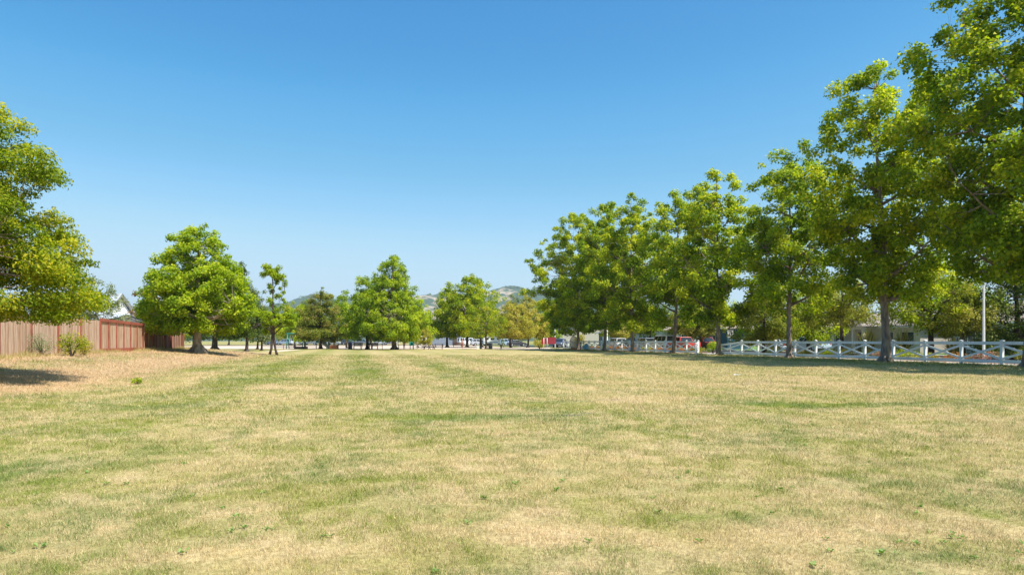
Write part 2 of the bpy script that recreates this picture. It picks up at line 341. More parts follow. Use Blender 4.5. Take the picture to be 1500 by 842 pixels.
ENV = {
    'oval': lambda t: np.sin(PI*np.clip(t, 0, 1)**0.80)**0.62,
    'plane': lambda t: np.clip(np.minimum(1.0, 0.55+1.6*t), 0, 1)*(1-np.clip(t, 0, 1)**3.6)**0.70,
    'cone': lambda t: np.minimum(1.0, 0.6+3.2*t)*np.clip(1-t, 0, 1)**0.62,
    'near': lambda t: np.interp(t, [0, .15, .3, .45, .7, .9, 1], [.8, 1, .95, .76, .74, .6, .3]),
    'egg': lambda t: np.interp(t, [0, .1, .3, .5, .7, .85, .95, 1], [.72, .94, 1, .88, .66, .46, .27, .1]),
    'dome': lambda t: np.minimum(1.0, 0.7+2.0*t)*np.sqrt(np.clip(1-t**2.2, 0, 1)),
}
def tree(label, loc, H, R, clear, shape='plane', mat=None, bark=None, nclump=120, per=230, leaf=0.17, tr=0.24, seed=1, name='tree', cat='tree',
         crad=0.85, group=None, low=None, lean=(0, 0), aspect=0.85, flat=0.72, fork=None, forky=0.0, shell=0.55, top=(0, 0), gap=0.0, limbs=None, nolimb=False, lobes=0.22):
    mat = mat or L_PLANE; bark = bark or BARK
    rng = np.random.default_rng(seed); rnd = random.Random(seed)
    root = thing(name, label, cat, loc, 0, group)
    low = clear if low is None else low
    # trunk and leader
    mb = MB(); leader = []
    nseg = 12; wx = wy = 0
    for i in range(nseg+1):
        t = i/nseg; wx += rnd.uniform(-1, 1)*0.035*H/nseg*2; wy += rnd.uniform(-1, 1)*0.035*H/nseg*2
        leader.append(Vector((lean[0]*t + top[0]*t*t + wx, lean[1]*t + top[1]*t*t + wy, t*H*0.92)))
    rad = [tr*(1-0.93*(i/nseg)**0.85) for i in range(nseg+1)]
    pts = [Vector((0, 0, -0.15)), Vector((0, 0, 0.02)), leader[0].lerp(leader[1], 0.25)] + leader[1:]
    mb.tube(pts, [tr*1.75, tr*1.45, tr*1.06] + rad[1:], 10)
    for k in range(5):      # root flare
        a = k*2*PI/5 + rnd.uniform(-.4, .4); r = tr*1.9
        mb.tube([(math.cos(a)*tr*0.55, math.sin(a)*tr*0.55, tr*1.5), (math.cos(a)*r*0.75, math.sin(a)*r*0.75, tr*0.4), (math.cos(a)*r*1.25, math.sin(a)*r*1.25, -0.12)], [tr*0.3, tr*0.42, tr*0.25], 6)
    def lead(z):
        t = min(max(z/(H*0.92), 0), 1)*nseg; i = min(int(t), nseg-1); return leader[i].lerp(leader[i+1], t-i)
    ph = rng.uniform(0, 6.28, 4)
    def lobe(az, z):
        return 1 + lobes*(0.55*np.sin(2*az+ph[0]+z*0.5) + 0.45*np.sin(3*az+ph[1]-z*0.9) + 0.4*np.sin(5*az+ph[2]+z*1.7))
    # main limbs
    nodes = []
    nl = limbs or max(7, int(H*0.9))
    for i in range(nl):
        t = (i+0.4)/nl; z0 = clear + (H*0.86-clear)*t**1.1
        az = i*2.39996 + rnd.uniform(-.4, .4)
        tt = (z0-low)/(H-low)
        Rr = R*float(ENV[shape](np.array(min(0.97, tt+0.18))))*0.80*float(lobe(az, z0))
        rise = (0.45+0.5*rnd.random())*Rr*(0.7 if shape != 'plane' else 1.0)
        b = lead(z0); r0 = tr*(0.50*(1-t)+0.16)
        P = []
        for j in range(6):
            q = j/5; e = q**0.85
            P.append(b + Vector((math.cos(az)*Rr*e + rnd.uniform(-.12, .12)*q*R*0.3, math.sin(az)*Rr*e + rnd.uniform(-.12, .12)*q*R*0.3, rise*q**1.15)))
        mb.tube(P, [r0*(1-0.85*(j/5)**0.8) for j in range(6)], 7)
        for j in range(1, 6):
            nodes.append((P[j], r0*(1-0.85*(j/5)**0.8)))
    for z in np.linspace(clear, H*0.9, 10): nodes.append((lead(float(z)), tr*0.12))
    NP = np.array([n_[0] for n_ in nodes])
    # clumps of leaves
    n_try = nclump
    t = rng.uniform(0.0, 1.0, n_try*4)
    w = ENV[shape](t)**1.5; keep = rng.uniform(0, 1, n_try*4) < w/w.max(); t = t[keep][:n_try]
    az = rng.uniform(0, 2*PI, len(t)); z = low + (H-low)*t
    rr = rng.uniform(0, 1, len(t))**shell
    r = R*ENV[shape](t)*lobe(az, z)*rr
    if gap > 0:
        k = (np.sin(az*2+z*0.8+ph[3]) + np.sin(z*1.9+az)) > -2*(1-gap)
        t, az, z, r = t[k], az[k], z[k], r[k]
    cen = np.stack([r*np.cos(az), r*np.sin(az), z], 1)
    for i in range(len(cen)):
        q = lead(float(cen[i, 2])); cen[i, 0] += q.x; cen[i, 1] += q.y
    cr = crad*rng.uniform(0.55, 1.25, len(cen))*(0.75+0.35*(1-t))
    for i in range(len(cen)):
        p = Vector(cen[i]); d = NP - cen[i]; dist = np.linalg.norm(d, axis=1) + np.where(d[:, 2] > 0.2, 1.5, 0)
        j = int(np.argmin(dist)); a = nodes[j][0]; rb = min(nodes[j][1]*0.7, tr*0.13)
        mid = a.lerp(p, 0.5) + Vector((rnd.uniform(-.1, .1), rnd.uniform(-.1, .1), -0.08*(p-a).length))
        mb.tube([a, mid, p], [rb, rb*0.65, rb*0.25], 5, cap=False)
        for q_ in range(2):
            e = p + Vector((rnd.uniform(-1, 1), rnd.uniform(-1, 1), rnd.uniform(-.3, .8)))*float(cr[i])*0.7
            mb.tube([mid.lerp(p, 0.6), e], [rb*0.4, rb*0.15], 4, cap=False)
    mb.build('trunk', bark, root)
    # leaves
    cnt = np.maximum(8, (per*(cr/crad)**2*rng.uniform(0.7, 1.3, len(cr)))).astype(int)
    idx = np.repeat(np.arange(len(cen)), cnt); N = len(idx)
    dirv = norm(rng.normal(size=(N, 3))); rad_ = rng.uniform(0, 1, (N, 1))**0.45*rng.uniform(0.75, 1.12, (N, 1))
    off = dirv*rad_*cr[idx][:, None]*np.array([1, 1, flat])
    off[:, 2] -= 0.25*np.linalg.norm(off[:, :2], axis=1)**2/np.maximum(cr[idx], .1)
    pos = cen[idx] + off
    axis = np.stack([np.zeros(N), np.zeros(N), pos[:, 2]*0.85], 1); outw = norm(pos-axis)
    outw = norm(outw*0.6 + dirv*0.6)
    V = leaves(rng, pos, outw, leaf, aspect=aspect)
    ct = rng.uniform(0, 1, len(cen))
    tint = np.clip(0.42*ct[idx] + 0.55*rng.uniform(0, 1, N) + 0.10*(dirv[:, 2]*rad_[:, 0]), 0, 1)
    quads_object('crown', V, mat, root, tint)
    return root

def shrub(label, loc, H, R, mat, n=2500, leaf=0.07, seed=1, name='shrub', cat='shrub', group=None, nst=7, aspect=0.6, lumps=14, open_=0.0):
    rng = np.random.default_rng(seed); rnd = random.Random(seed)
    root = thing(name, label, cat, loc, 0, group); mb = MB()
    a = rng.uniform(0, 2*PI, lumps); r = R*0.72*np.sqrt(rng.uniform(0, 1, lumps)); z = H*rng.uniform(0.28, 0.85, lumps)*(1-0.35*(r/R)**2)
    cen = np.stack([r*np.cos(a), r*np.sin(a), z], 1)
    for c in cen[:max(nst, 3)]:
        mb.tube([(0, 0, -0.05), (c[0]*0.4, c[1]*0.4, c[2]*0.5), tuple(c)], [0.03*H, 0.02*H, 0.006*H], 5, cap=False)
    mb.build('stem', BARK_D, root)
    idx = rng.integers(0, lumps, n); d = norm(rng.normal(size=(n, 3)))
    pos = cen[idx] + d*rng.uniform(0.2, 1, (n, 1))**0.5*np.array([R*0.42, R*0.42, H*0.26])
    pos[:, 2] = np.abs(pos[:, 2])
    V = leaves(rng, pos, d, leaf, aspect=aspect); ct = rng.uniform(0, 1, lumps)
    quads_object('foliage', V, mat, root, np.clip(0.4*ct[idx]+0.6*rng.uniform(0, 1, n), 0, 1)); return root

# ================================================================== GROUND
TURF = turf_material()
def grid_sheet(us, vs, mat, name, zf):
    U_, V_ = np.meshgrid(us, vs); X = U_*CA - V_*SA; Y = U_*SA + V_*CA; Z = zf(X, Y)
    nu, nv = len(us), len(vs); verts = np.stack([X, Y, Z], -1).reshape(-1, 3)
    fs = [(j*nu+i, j*nu+i+1, (j+1)*nu+i+1, (j+1)*nu+i) for j in range(nv-1) for i in range(nu-1)]
    me = bpy.data.meshes.new(name); me.from_pydata(verts.tolist(), [], fs); me.materials.append(mat)
    for p in me.polygons: p.use_smooth = True
    o = bpy.data.objects.new(name, me); C.objects.link(o); return o
us = np.concatenate([[-9000, -3000, -900, -300, -120, -70], np.arange(-50, 34, 0.8), [34, 60, 120, 300, 900, 3000, 9000]])
vs = np.concatenate([[-6000, -800, -100, -30], np.arange(-10, 100, 0.9), [101, 130, 200, 400, 900, 3000, 9500]])
tag(grid_sheet(us, vs, TURF, 'ground', ground_z), kind='structure')

def sheet(name, pts, z, mat):
    mb = MB(); mb.add([(p.x, p.y, z) for p in pts], [tuple(range(len(pts)))]); return tag(mb.build(name, mat), kind='structure')
SAND = noisy('pale_sand', (0.62, 0.50, 0.40), (0.50, 0.39, 0.30), scale=0.6, rough=0.95, bump=0.4, bscale=8)
CONC = noisy('concrete', (0.52, 0.49, 0.46), (0.43, 0.41, 0.38), scale=2, rough=0.9)
ASPH = noisy('asphalt', (0.065, 0.064, 0.062), (0.045, 0.045, 0.045), scale=3, rough=0.9)
DIRT = noisy('dry_soil', (0.40, 0.30, 0.20), (0.26, 0.20, 0.12), scale=1.2, rough=0.95)
MULCH = noisy('bark_mulch', (0.30, 0.15, 0.09), (0.16, 0.09, 0.05), scale=4, rough=0.95)
LAWN = noisy('watered_lawn', (0.14, 0.24, 0.04), (0.09, 0.17, 0.03), scale=3, rough=0.95, bump=0.5, bscale=20)
sheet('sand', [at(-200, 112), at(330, 110.5), at(800, 108.5), at(850, 112), W(30, 135), W(30, 175), W(-90, 175)], 0.010, SAND)
sheet('path', [W(-10.8, 86), W(-8.8, 84), W(-7, 102), W(-9.5, 104)], 0.006, SAND)
sheet('dry_verge', [W(-150, 176), W(36, 176), W(36, 210), W(-150, 210)], 0.006, DIRT)
# right-hand side: footpath, planting bed, street, far footpath, front yards
def strip(name, u0, u1, v0, v1, z, mat): return sheet(name, [W(u0, v0), W(u1, v0), W(u1, v1), W(u0, v1)], z, mat)
strip('footpath', 33.9, 35.6, -15, 150, 0.012, CONC)
strip('planting_bed', 35.6, 38.6, -15, 58, 0.008, MULCH)
strip('planting_bed', 35.6, 38.6, 66, 110, 0.008, MULCH)
strip('entrance_path', 29.9, 33.9, 56.6, 59.6, 0.010, CONC)
strip('entrance_path', 35.6, 38.6, 58, 66, 0.010, CONC)
strip('street', 38.8, 47.0, -15, 214, 0.014, ASPH)
kb = MB(); kb.box(W(38.72, 100, 0.05), (0.16, 230, 0.14), ROT); kb.box(W(47.08, 100, 0.05), (0.16, 230, 0.14), ROT)
tag(kb.build('kerb', CONC), kind='structure')
strip('footpath', 47.4, 49.0, -15, 214, 0.10, CONC)
strip('front_lawn', 49.0, 80.0, -15, 214, 0.09, LAWN)
sheet('street', [W(-160, 211), W(60, 211), W(60, 226), W(-160, 226)], 0.018, ASPH)

# ---- grass blades near the camera: thinning with distance
def grass_blades():
    rng = np.random.default_rng(5); N = 2700000
    Y = 2.0*np.exp(rng.uniform(0, math.log(62/2.0), N)); X = rng.uniform(-1, 1, N)*(0.93*Y+2.2)
    # keep off the paths on the right and behind the left fence
    u = X*CA+Y*SA; k = (u < 33.0) & (u > -13.9); X, Y, u = X[k], Y[k], u[k]; N = len(X)
    # tufting
    def vnoise(sc, seed):
        g = np.random.default_rng(seed).uniform(0, 1, (512, 512)); a = X/sc+1000; b = Y/sc+1000
        i = np.floor(a).astype(int); j = np.floor(b).astype(int); fa = a-i; fb = b-j; fa = fa*fa*(3-2*fa); fb = fb*fb*(3-2*fb)
        G_ = lambda p, q: g[p % 512, q % 512]
        return (G_(i, j)*(1-fa)+G_(i+1, j)*fa)*(1-fb)+(G_(i, j+1)*(1-fa)+G_(i+1, j+1)*fa)*fb
    n1 = vnoise(0.07, 1); n2 = vnoise(0.21, 2); n3 = vnoise(0.6, 3)
    tuft = np.clip((n1*0.45+n2*0.35+n3*0.2-0.5)*3.2, -1, 1)
    k = rng.uniform(0, 1, N) < 0.72+0.5*tuft
    X, Y, u, tuft, n1, n2 = X[k], Y[k], u[k], tuft[k], n1[k], n2[k]; N = len(X)
    s = (Y/4.0)
    h = (0.030*s**0.42)*rng.uniform(0.45, 1.45, N)*(1+0.45*tuft)
    h = h*np.where(u < -7, 1.25, 1.0)*np.where(u > 29, 1.5, 1.0)
    w = 0.0032*s**0.80*rng.uniform(0.6, 1.4, N)
    a = rng.uniform(0, 2*PI, N); lean = rng.uniform(0.25, 1.5, N)
    d = np.stack([np.cos(a), np.sin(a)], 1); pz = ground_z(X, Y)
    f = rng.uniform(0, 2*PI, N)
    sx = np.cos(f)*w*0.5; sy = np.sin(f)*w*0.5
    base = np.stack([X, Y, pz], 1)
    b0 = base + np.stack([sx, sy, np.full(N, -0.004)], 1); b1 = base - np.stack([sx, sy, np.full(N, 0.004)], 1)
    tip = base + np.stack([d[:, 0]*h*np.sin(lean), d[:, 1]*h*np.sin(lean), h*np.cos(lean)*0.9+0.004], 1)
    V = np.stack([b0, b1, tip], 1)
    o = quads_object('grass', V, blade_material(), None, np.clip(rng.uniform(0, 1, N)*0.75+0.125-(n2-0.5)*0.40-(n1-0.5)*0.3, 0, 1), np.clip(rng.uniform(0, 1, N)+(n1-0.5)*0.5, 0, 1), k=3)
    tag(o, 'short mown grass, part green and part dried to straw', 'grass', kind='stuff')
grass_blades()

def scatter_weeds():
    rng = np.random.default_rng(8)
    # flat rosettes of green weeds in the lawn
    P = []; 
    cl = [(1.25, 5.1, 0.9, 34), (4.6, 6.9, 1.2, 22), (5.2, 7.4, 1.6, 30), (3.9, 6.3, 1.5, 22), (2.8, 5.0, 1.2, 16), (-1.75, 4.7, 0.4, 22), (-3.1, 4.0, 0.35, 40), (2.62, 4.35, 0.3, 16),
          (4.2, 9.6, 1.8, 40), (6.0, 10.2, 2.2, 40), (-3.2, 6.8, 1.4, 30), (3.15, 4.25, 0.2, 12), (0.0, 9.3, 2.0, 30), (7.5, 13, 2.5, 40), (-6, 8.5, 1.6, 30), (2.4, 4.2, 0.5, 14)]
    for (x, y, s, n) in cl: P.append(np.stack([rng.normal(x, s, n), rng.normal(y, s*0.7, n)], 1))
    P = np.concatenate(P); P = P[::2]; nl = 8; N = len(P)*nl
    idx = np.repeat(np.arange(len(P)), nl); a = rng.uniform(0, 2*PI, N); sz = rng.uniform(0.010, 0.034, len(P))[idx]
    d = np.stack([np.cos(a), np.sin(a), rng.uniform(0.15, 0.9, N)], 1)
    base = np.stack([P[idx, 0], P[idx, 1], ground_z(P[idx, 0], P[idx, 1])+0.008], 1) + np.stack([rng.normal(0, .01, N), rng.normal(0, .01, N), np.zeros(N)], 1)
    tip = base + d*sz[:, None]; sd = np.stack([-np.sin(a), np.cos(a), np.zeros(N)], 1)*sz[:, None]*0.28
    mid = base + d*sz[:, None]*0.55 + np.array([0, 0, 0.006])
    V = np.stack([base, mid-sd, tip, mid+sd], 1)
    o = quads_object('weeds', V, leafmat('weed_leaf', (0.09, 0.18, 0.03), (0.17, 0.28, 0.06), (0.28, 0.38, 0.12), 0.25), None, rng.uniform(0, 1, N))
    tag(o, 'low green broadleaf weeds scattered through the mown lawn', 'weeds', kind='stuff')
    # taller unmown grass along the foot of the fences and trees
    rows = [(32.85, 0.22, 18, 112, 26000, 0.17, 0.0), (31.7, 0.55, 20, 108, 9000, 0.13, 0.0), (-13.75, 0.28, 18, 66, 22000, 0.26, 0.9)]
    VV = []; T = []
    for (u0, su, v0, v1, n, h0, dry) in rows:
        v = rng.uniform(v0, v1, n); u = rng.normal(u0, su, n)
        m = np.sin(v*1.7)+np.sin(v*0.63+1)+np.sin(v*3.1) > -0.4; v, u = v[m], u[m]; n = len(v)
        if u0 > 0: k = ~((v > 56.4) & (v < 59.8)); u, v = u[k], v[k]; n = len(v)
        X = u*CA-v*SA; Y = u*SA+v*CA; h = h0*rng.uniform(0.4, 1.6, n)*(0.7+0.3*np.sin(v*2.3)); w = rng.uniform(0.010, 0.022, n)
        a = rng.uniform(0, 2*PI, n); le = rng.uniform(0.05, 0.7, n); b = np.stack([X, Y, ground_z(X, Y)-0.01], 1)
        sdv = np.stack([-np.sin(a)*w*.5, np.cos(a)*w*.5, np.zeros(n)], 1)
        VV.append(np.stack([b-sdv, b+sdv, b+np.stack([np.cos(a)*h*np.sin(le), np.sin(a)*h*np.sin(le), h*np.cos(le)], 1)], 1))
        T.append(np.clip(rng.uniform(0, 0.6, n)+dry*0.5, 0, 1))
    o = quads_object('tall_grass', np.concatenate(VV), leafmat('tall_grass_leaf', (0.11, 0.17, 0.04), (0.26, 0.27, 0.09), (0.60, 0.46, 0.24), 0.3), None, np.concatenate(T), k=3)
    tag(o, 'unmown grass growing along the fence feet and tree trunks', 'grass', kind='stuff')
scatter_weeds()
def litter():
    rng = np.random.default_rng(21); n = 3200
    v = rng.uniform(14, 105, n); u = 31.6 + rng.normal(0, 2.2, n); u = np.minimum(u, 33.7)
    X = u*CA-v*SA; Y = u*SA+v*CA
    V = leaves(rng, np.stack([X, Y, ground_z(X, Y)+0.045], 1), np.zeros((n, 3)), 0.11, up=1.6, rand=0.5, out=0, aspect=0.8)
    o = quads_object('fallen_leaves', V, leafmat('dry_leaf', (0.14, 0.08, 0.04), (0.30, 0.18, 0.09), (0.48, 0.34, 0.18), 0.15), None, rng.uniform(0, 1, n))
    tag(o, 'dry brown fallen leaves on the grass under the plane trees', 'fallen leaves', kind='stuff')
litter()

# ================================================================== HILLS
def hills():
    m, n, l, p = newmat('hill_slopes')
    geo = n.new('ShaderNodeNewGeometry')
    nz = n.new('ShaderNodeTexNoise'); nz.inputs['Scale'].default_value = 0.0032; nz.inputs['Detail'].default_value = 7; nz.inputs['Roughness'].default_value = 0.62
    l.new(geo.outputs['Position'], nz.inputs['Vector'])
    cr = n.new('ShaderNodeValToRGB'); e = cr.color_ramp.elements; e[0].position = 0.535; e[0].color = (0.05, 0.075, 0.035, 1); e[1].position = 0.59; e[1].color = (0.40, 0.31, 0.22, 1)
    sp = n.new('ShaderNodeVectorMath'); sp.operation = 'DISTANCE'; l.new(geo.outputs['Position'], sp.inputs[0]); sp.inputs[1].default_value = (-440, 3450, 200)
    mp = n.new('ShaderNodeMapRange'); l.new(sp.outputs['Value'], mp.inputs[0]); mp.inputs[1].default_value = 600; mp.inputs[2].default_value = 150; mp.inputs[3].default_value = -0.12; mp.inputs[4].default_value = 0.09
    ad = n.new('ShaderNodeMath'); l.new(nz.outputs['Fac'], ad.inputs[0]); l.new(mp.outputs[0], ad.inputs[1])
    l.new(ad.outputs[0], cr.inputs[0]); l.new(cr.outputs[0], p.inputs['Base Color']); p.inputs['Roughness'].default_value = 1
    p.inputs['Specular IOR Level'].default_value = 0
    xs = np.linspace(-3600, 3600, 240); ys = np.linspace(2500, 5200, 80)
    X, Y = np.meshgrid(xs, ys)
    def ridge(px):   # ridge height in metres over 3800 m distance, by bearing
        return np.interp(px, [-400, 0, 200, 330, 420, 455, 500, 560, 610, 640, 690, 740, 790, 850, 1000, 1200, 1900], [100, 140, 140, 170, 205, 228, 210, 220, 250, 258, 248, 272, 262, 225, 190, 160, 110])
    bear = X/Y*1000+750
    t = np.clip((Y-2500)/1300, 0, 1.0); prof = np.where(Y < 3800, sstep(t), 1-0.5*sstep((Y-3800)/1400))
    nzv = 14*np.sin(X*0.006+Y*0.002)+9*np.sin(X*0.017-Y*0.008+1)+5*np.sin(X*0.04+Y*0.03)+3*np.sin(X*0.09)
    Z = prof*(ridge(bear)+nzv) - 1.5
    rng = np.random.default_rng(3); Z += prof*rng.uniform(0, 5, Z.shape)
    nu, nv = len(xs), len(ys); fs = [(j*nu+i, j*nu+i+1, (j+1)*nu+i+1, (j+1)*nu+i) for j in range(nv-1) for i in range(nu-1)]
    me = bpy.data.meshes.new('hills'); me.from_pydata(np.stack([X, Y, Z], -1).reshape(-1, 3).tolist(), [], fs); me.materials.append(m)
    for q in me.polygons: q.use_smooth = True
    o = bpy.data.objects.new('hills', me); C.objects.link(o); tag(o, kind='structure')
    # far woodland along the ridge and the valley floor: one mass nobody could count
    n_ = 26000; X = rng.uniform(-1500, 1200, n_); 
    yy = 3800 + rng.normal(0, 30, n_)
    keep = (np.sin(X*0.011)+np.sin(X*0.023+2)) > 0.1; X = X[keep]; yy = yy[keep]; n_ = len(X)
    b = X/yy*1000+750; z = ridge(b)+14*np.sin(X*0.006+yy*0.002)+9*np.sin(X*0.017-yy*0.008+1)+5*np.sin(X*0.04+yy*0.03) + rng.uniform(0, 11, n_)
    Vv = leaves(rng, np.stack([X, yy, z], 1), np.zeros((n_, 3)), 7.0)
    q = quads_object('woodland', Vv, L_DARK, None, rng.uniform(0, 1, n_)); tag(q, 'dark line of trees along the crest of the far hills', 'woodland', kind='stuff')
hills()

# haze between the park and the hills
hz = MB(); hz.box((0, 2500, 163), (12000, 6400, 332))
hm = bpy.data.materials.new('air'); hm.use_nodes = True; hn = hm.node_tree.nodes
hn.remove(hn['Principled BSDF']); pv = hn.new('ShaderNodeVolumePrincipled'); pv.inputs['Color'].default_value = (0.76, 0.93, 1.0, 1)
pv.inputs['Density'].default_value = 0.00011; pv.inputs['Anisotropy'].default_value = 0.2
hm.node_tree.links.new(pv.outputs[0], hn['Material Output'].inputs['Volume'])
HAZE = hz.build('haze', hm); tag(HAZE, 'thin pale air haze over the park and far hills', 'haze', kind='stuff')

# ================================================================== RIGHT WHITE FENCE
WHITE = noisy('white_painted_wood', (0.80, 0.80, 0.79), (0.66, 0.65, 0.62), scale=3, rough=0.5, w=(0.2, 0.5))
def cross_fence(label, v0, n, u0=33.05, end_near=False, end_far=False, wing=None):
    t = thing('cross_rail_fence', label, 'fence', W(u0, v0, 0), ROT, 'white cross rail fence runs beside the street')
    PW, H = 2.46, 1.30
    def post(y, x=0.0, h=H, cap=True):
        p = MB().box((x, y, h/2-0.05), (0.14, 0.14, h+0.1)).build('post', WHITE, t, 0.006)
        if cap:
            c = MB(); c.box((x, y, h+0.012), (0.19, 0.19, 0.028)); s = 0.075
            c.add([(x-s, y-s, h+0.028), (x+s, y-s, h+0.028), (x+s, y+s, h+0.028), (x-s, y+s, h+0.028), (x, y, h+0.075)], [(0, 1, 4), (1, 2, 4), (2, 3, 4), (3, 0, 4), (3, 2, 1, 0)])
            c.build('cap', WHITE, p)
    def bay(a, b, ha, hb):
        a = Vector(a); b = Vector(b); d = (b-a).normalized(); a2 = a+d*0.073; b2 = b-d*0.073
        z = Vector((0, 0, 1)); s = Vector((-d.y, d.x, 0))
        MB().beam(a2+z*(ha-0.12), b2+z*(hb-0.12), 0.045, 0.165).build('top_rail', WHITE, t, 0.004)
        MB().beam(a2+z*0.22, b2+z*0.22, 0.045, 0.165).build('bottom_rail', WHITE, t, 0.004)
        MB().beam(a2+z*0.36+s*0.0, b2+z*(hb-0.27), 0.030, 0.115).build('brace', WHITE, t, 0.003)
        MB().beam(a2+z*(ha-0.27)+s*0.033, b2+z*0.36+s*0.033, 0.030, 0.115).build('brace', WHITE, t, 0.003)
    for i in range(n+1): post(i*PW)
    for i in range(n): bay((0, i*PW, 0), (0, (i+1)*PW, 0), H, H)
    if wing:
        y, dy, dx = wing
        post(y+dy, dx, 1.02); bay((0, y, 0), (dx, y+dy, 0), H-0.02, 1.02)
    return t
PW = 2.46
vA = 29.0 - 5*PW
cross_fence('white cross braced fence from the right edge of the photo to the street entrance', vA, 15, wing=(15*PW, 1.75, -1.2))
vB = 61.3
cross_fence('farther white cross braced fence beyond the street entrance, ending short of the playground', vB, 18, wing=(0, -1.75, -1.2))

# ================================================================== PLANE TREES ALONG THE FENCE
UT = 31.75
def plane_px(px, k=0.0399): Y = 1300/(k*(px-518)); return at(px, Y)
PT = [  # px, H, R, clear, low, seed, lean, label
    (1505, 23.0, 5.3, 3.4, 4.2, 11, (0, 0), 'tallest plane tree, filling the right edge of the photo and running out of its top'),
    (1297, 18.6, 4.7, 3.5, 4.0, 12, (0, 0), 'tall plane tree with a thick bare trunk, rightmost trunk before the white fence'),
    (1157, 16.6, 3.8, 3.7, 3.7, 13, (0.2, 0), 'plane tree with a slim straight trunk before the white fence, second trunk from the right'),
    (1054, 17.2, 4.2, 3.0, 3.0, 14, (0, 0), 'plane tree with a forking trunk standing beside the street entrance gap in the white fence'),
    (985, 17.0, 4.2, 3.4, 3.0, 15, (0, 0), 'plane tree with a pale upright trunk just left of the street entrance gap'),
    (927, 18.6, 4.8, 3.2, 2.9, 16, (0, 0), 'plane tree in the row with its trunk in front of the grey parked truck'),
    (885, 19.8, 5.4, 3.0, 2.7, 17, (0, 0), 'plane tree in the row with a light pole just right of its trunk'),
    (848, 20.4, 7.2, 2.6, 2.3, 18, (0, 0), 'farthest broad plane tree at the left end of the row along the white fence'),
]
for i, (px, H, R, cl, lo, sd, ln, lb) in enumerate(PT):
    p = plane_px(px)
    near = px > 1100
    tree(lb, (p.x, p.y, gz(p.x, p.y)), H, R, cl, 'plane', L_PLANE if i % 2 else L_PLANE2, BARK, nclump=int(24*R*R**0.5*H/17*(1.2 if near else 1.0)), per=215 if near else 205, leaf=0.19 if near else 0.215,
         tr=0.27 if px == 1297 else 0.21, seed=sd, low=lo, name='plane_tree', group='plane trees in a row along the white fence', crad=0.82, lobes=0.24, shell=0.55, lean=ln, gap=0.10)
p = W(UT, 17.0)
tree('plane tree outside the right edge whose shade falls on the lawn corner', (p.x, p.y, 0), 18.5, 5.0, 3.4, 'plane', L_PLANE, BARK, nclump=230, per=170, leaf=0.24, tr=0.26, seed=19, name='plane_tree', group='plane trees in a row along the white fence')

# ================================================================== TREES ON THE LEFT AND IN THE MIDDLE
p = at(-118, 17.6)
tree('near honey locust with layered yellow green foliage filling the left edge of the photo', (p.x, p.y, gz(p.x, p.y)), 7.6, 3.95, 1.6, 'near', L_LOCUST, BARK, nclump=430, per=520, leaf=0.105, tr=0.14, seed=31,
     name='locust_tree', low=1.6, crad=0.62, aspect=0.45, flat=0.5, shell=0.5, lobes=0.17, gap=0.08)
p = at(290, 50)
tree('large bright green round maple with a stout grey trunk at the wooden fence end', (p.x, p.y, gz(p.x, p.y)), 9.4, 3.95, 1.8, 'egg', L_SWEET, BARK_L, nclump=400, per=190, leaf=0.16, tr=0.36, seed=32, name='maple_tree', low=1.55, crad=0.62, shell=0.45, lobes=0.10)
p = at(314, 84)
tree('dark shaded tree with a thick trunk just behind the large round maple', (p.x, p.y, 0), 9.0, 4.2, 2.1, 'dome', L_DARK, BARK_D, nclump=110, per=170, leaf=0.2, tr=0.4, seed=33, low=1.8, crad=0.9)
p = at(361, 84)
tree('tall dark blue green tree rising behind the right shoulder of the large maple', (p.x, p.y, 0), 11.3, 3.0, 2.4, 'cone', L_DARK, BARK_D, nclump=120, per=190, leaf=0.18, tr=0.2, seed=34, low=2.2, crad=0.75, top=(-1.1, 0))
p = at(383, 92)
tree('low grey green tree between the dark tree and the thin split trunk tree', (p.x, p.y, 0), 8.2, 2.6, 1.8, 'oval', L_GREY, BARK_D, nclump=60, per=150, leaf=0.18, tr=0.14, seed=35, low=1.2, crad=0.8)

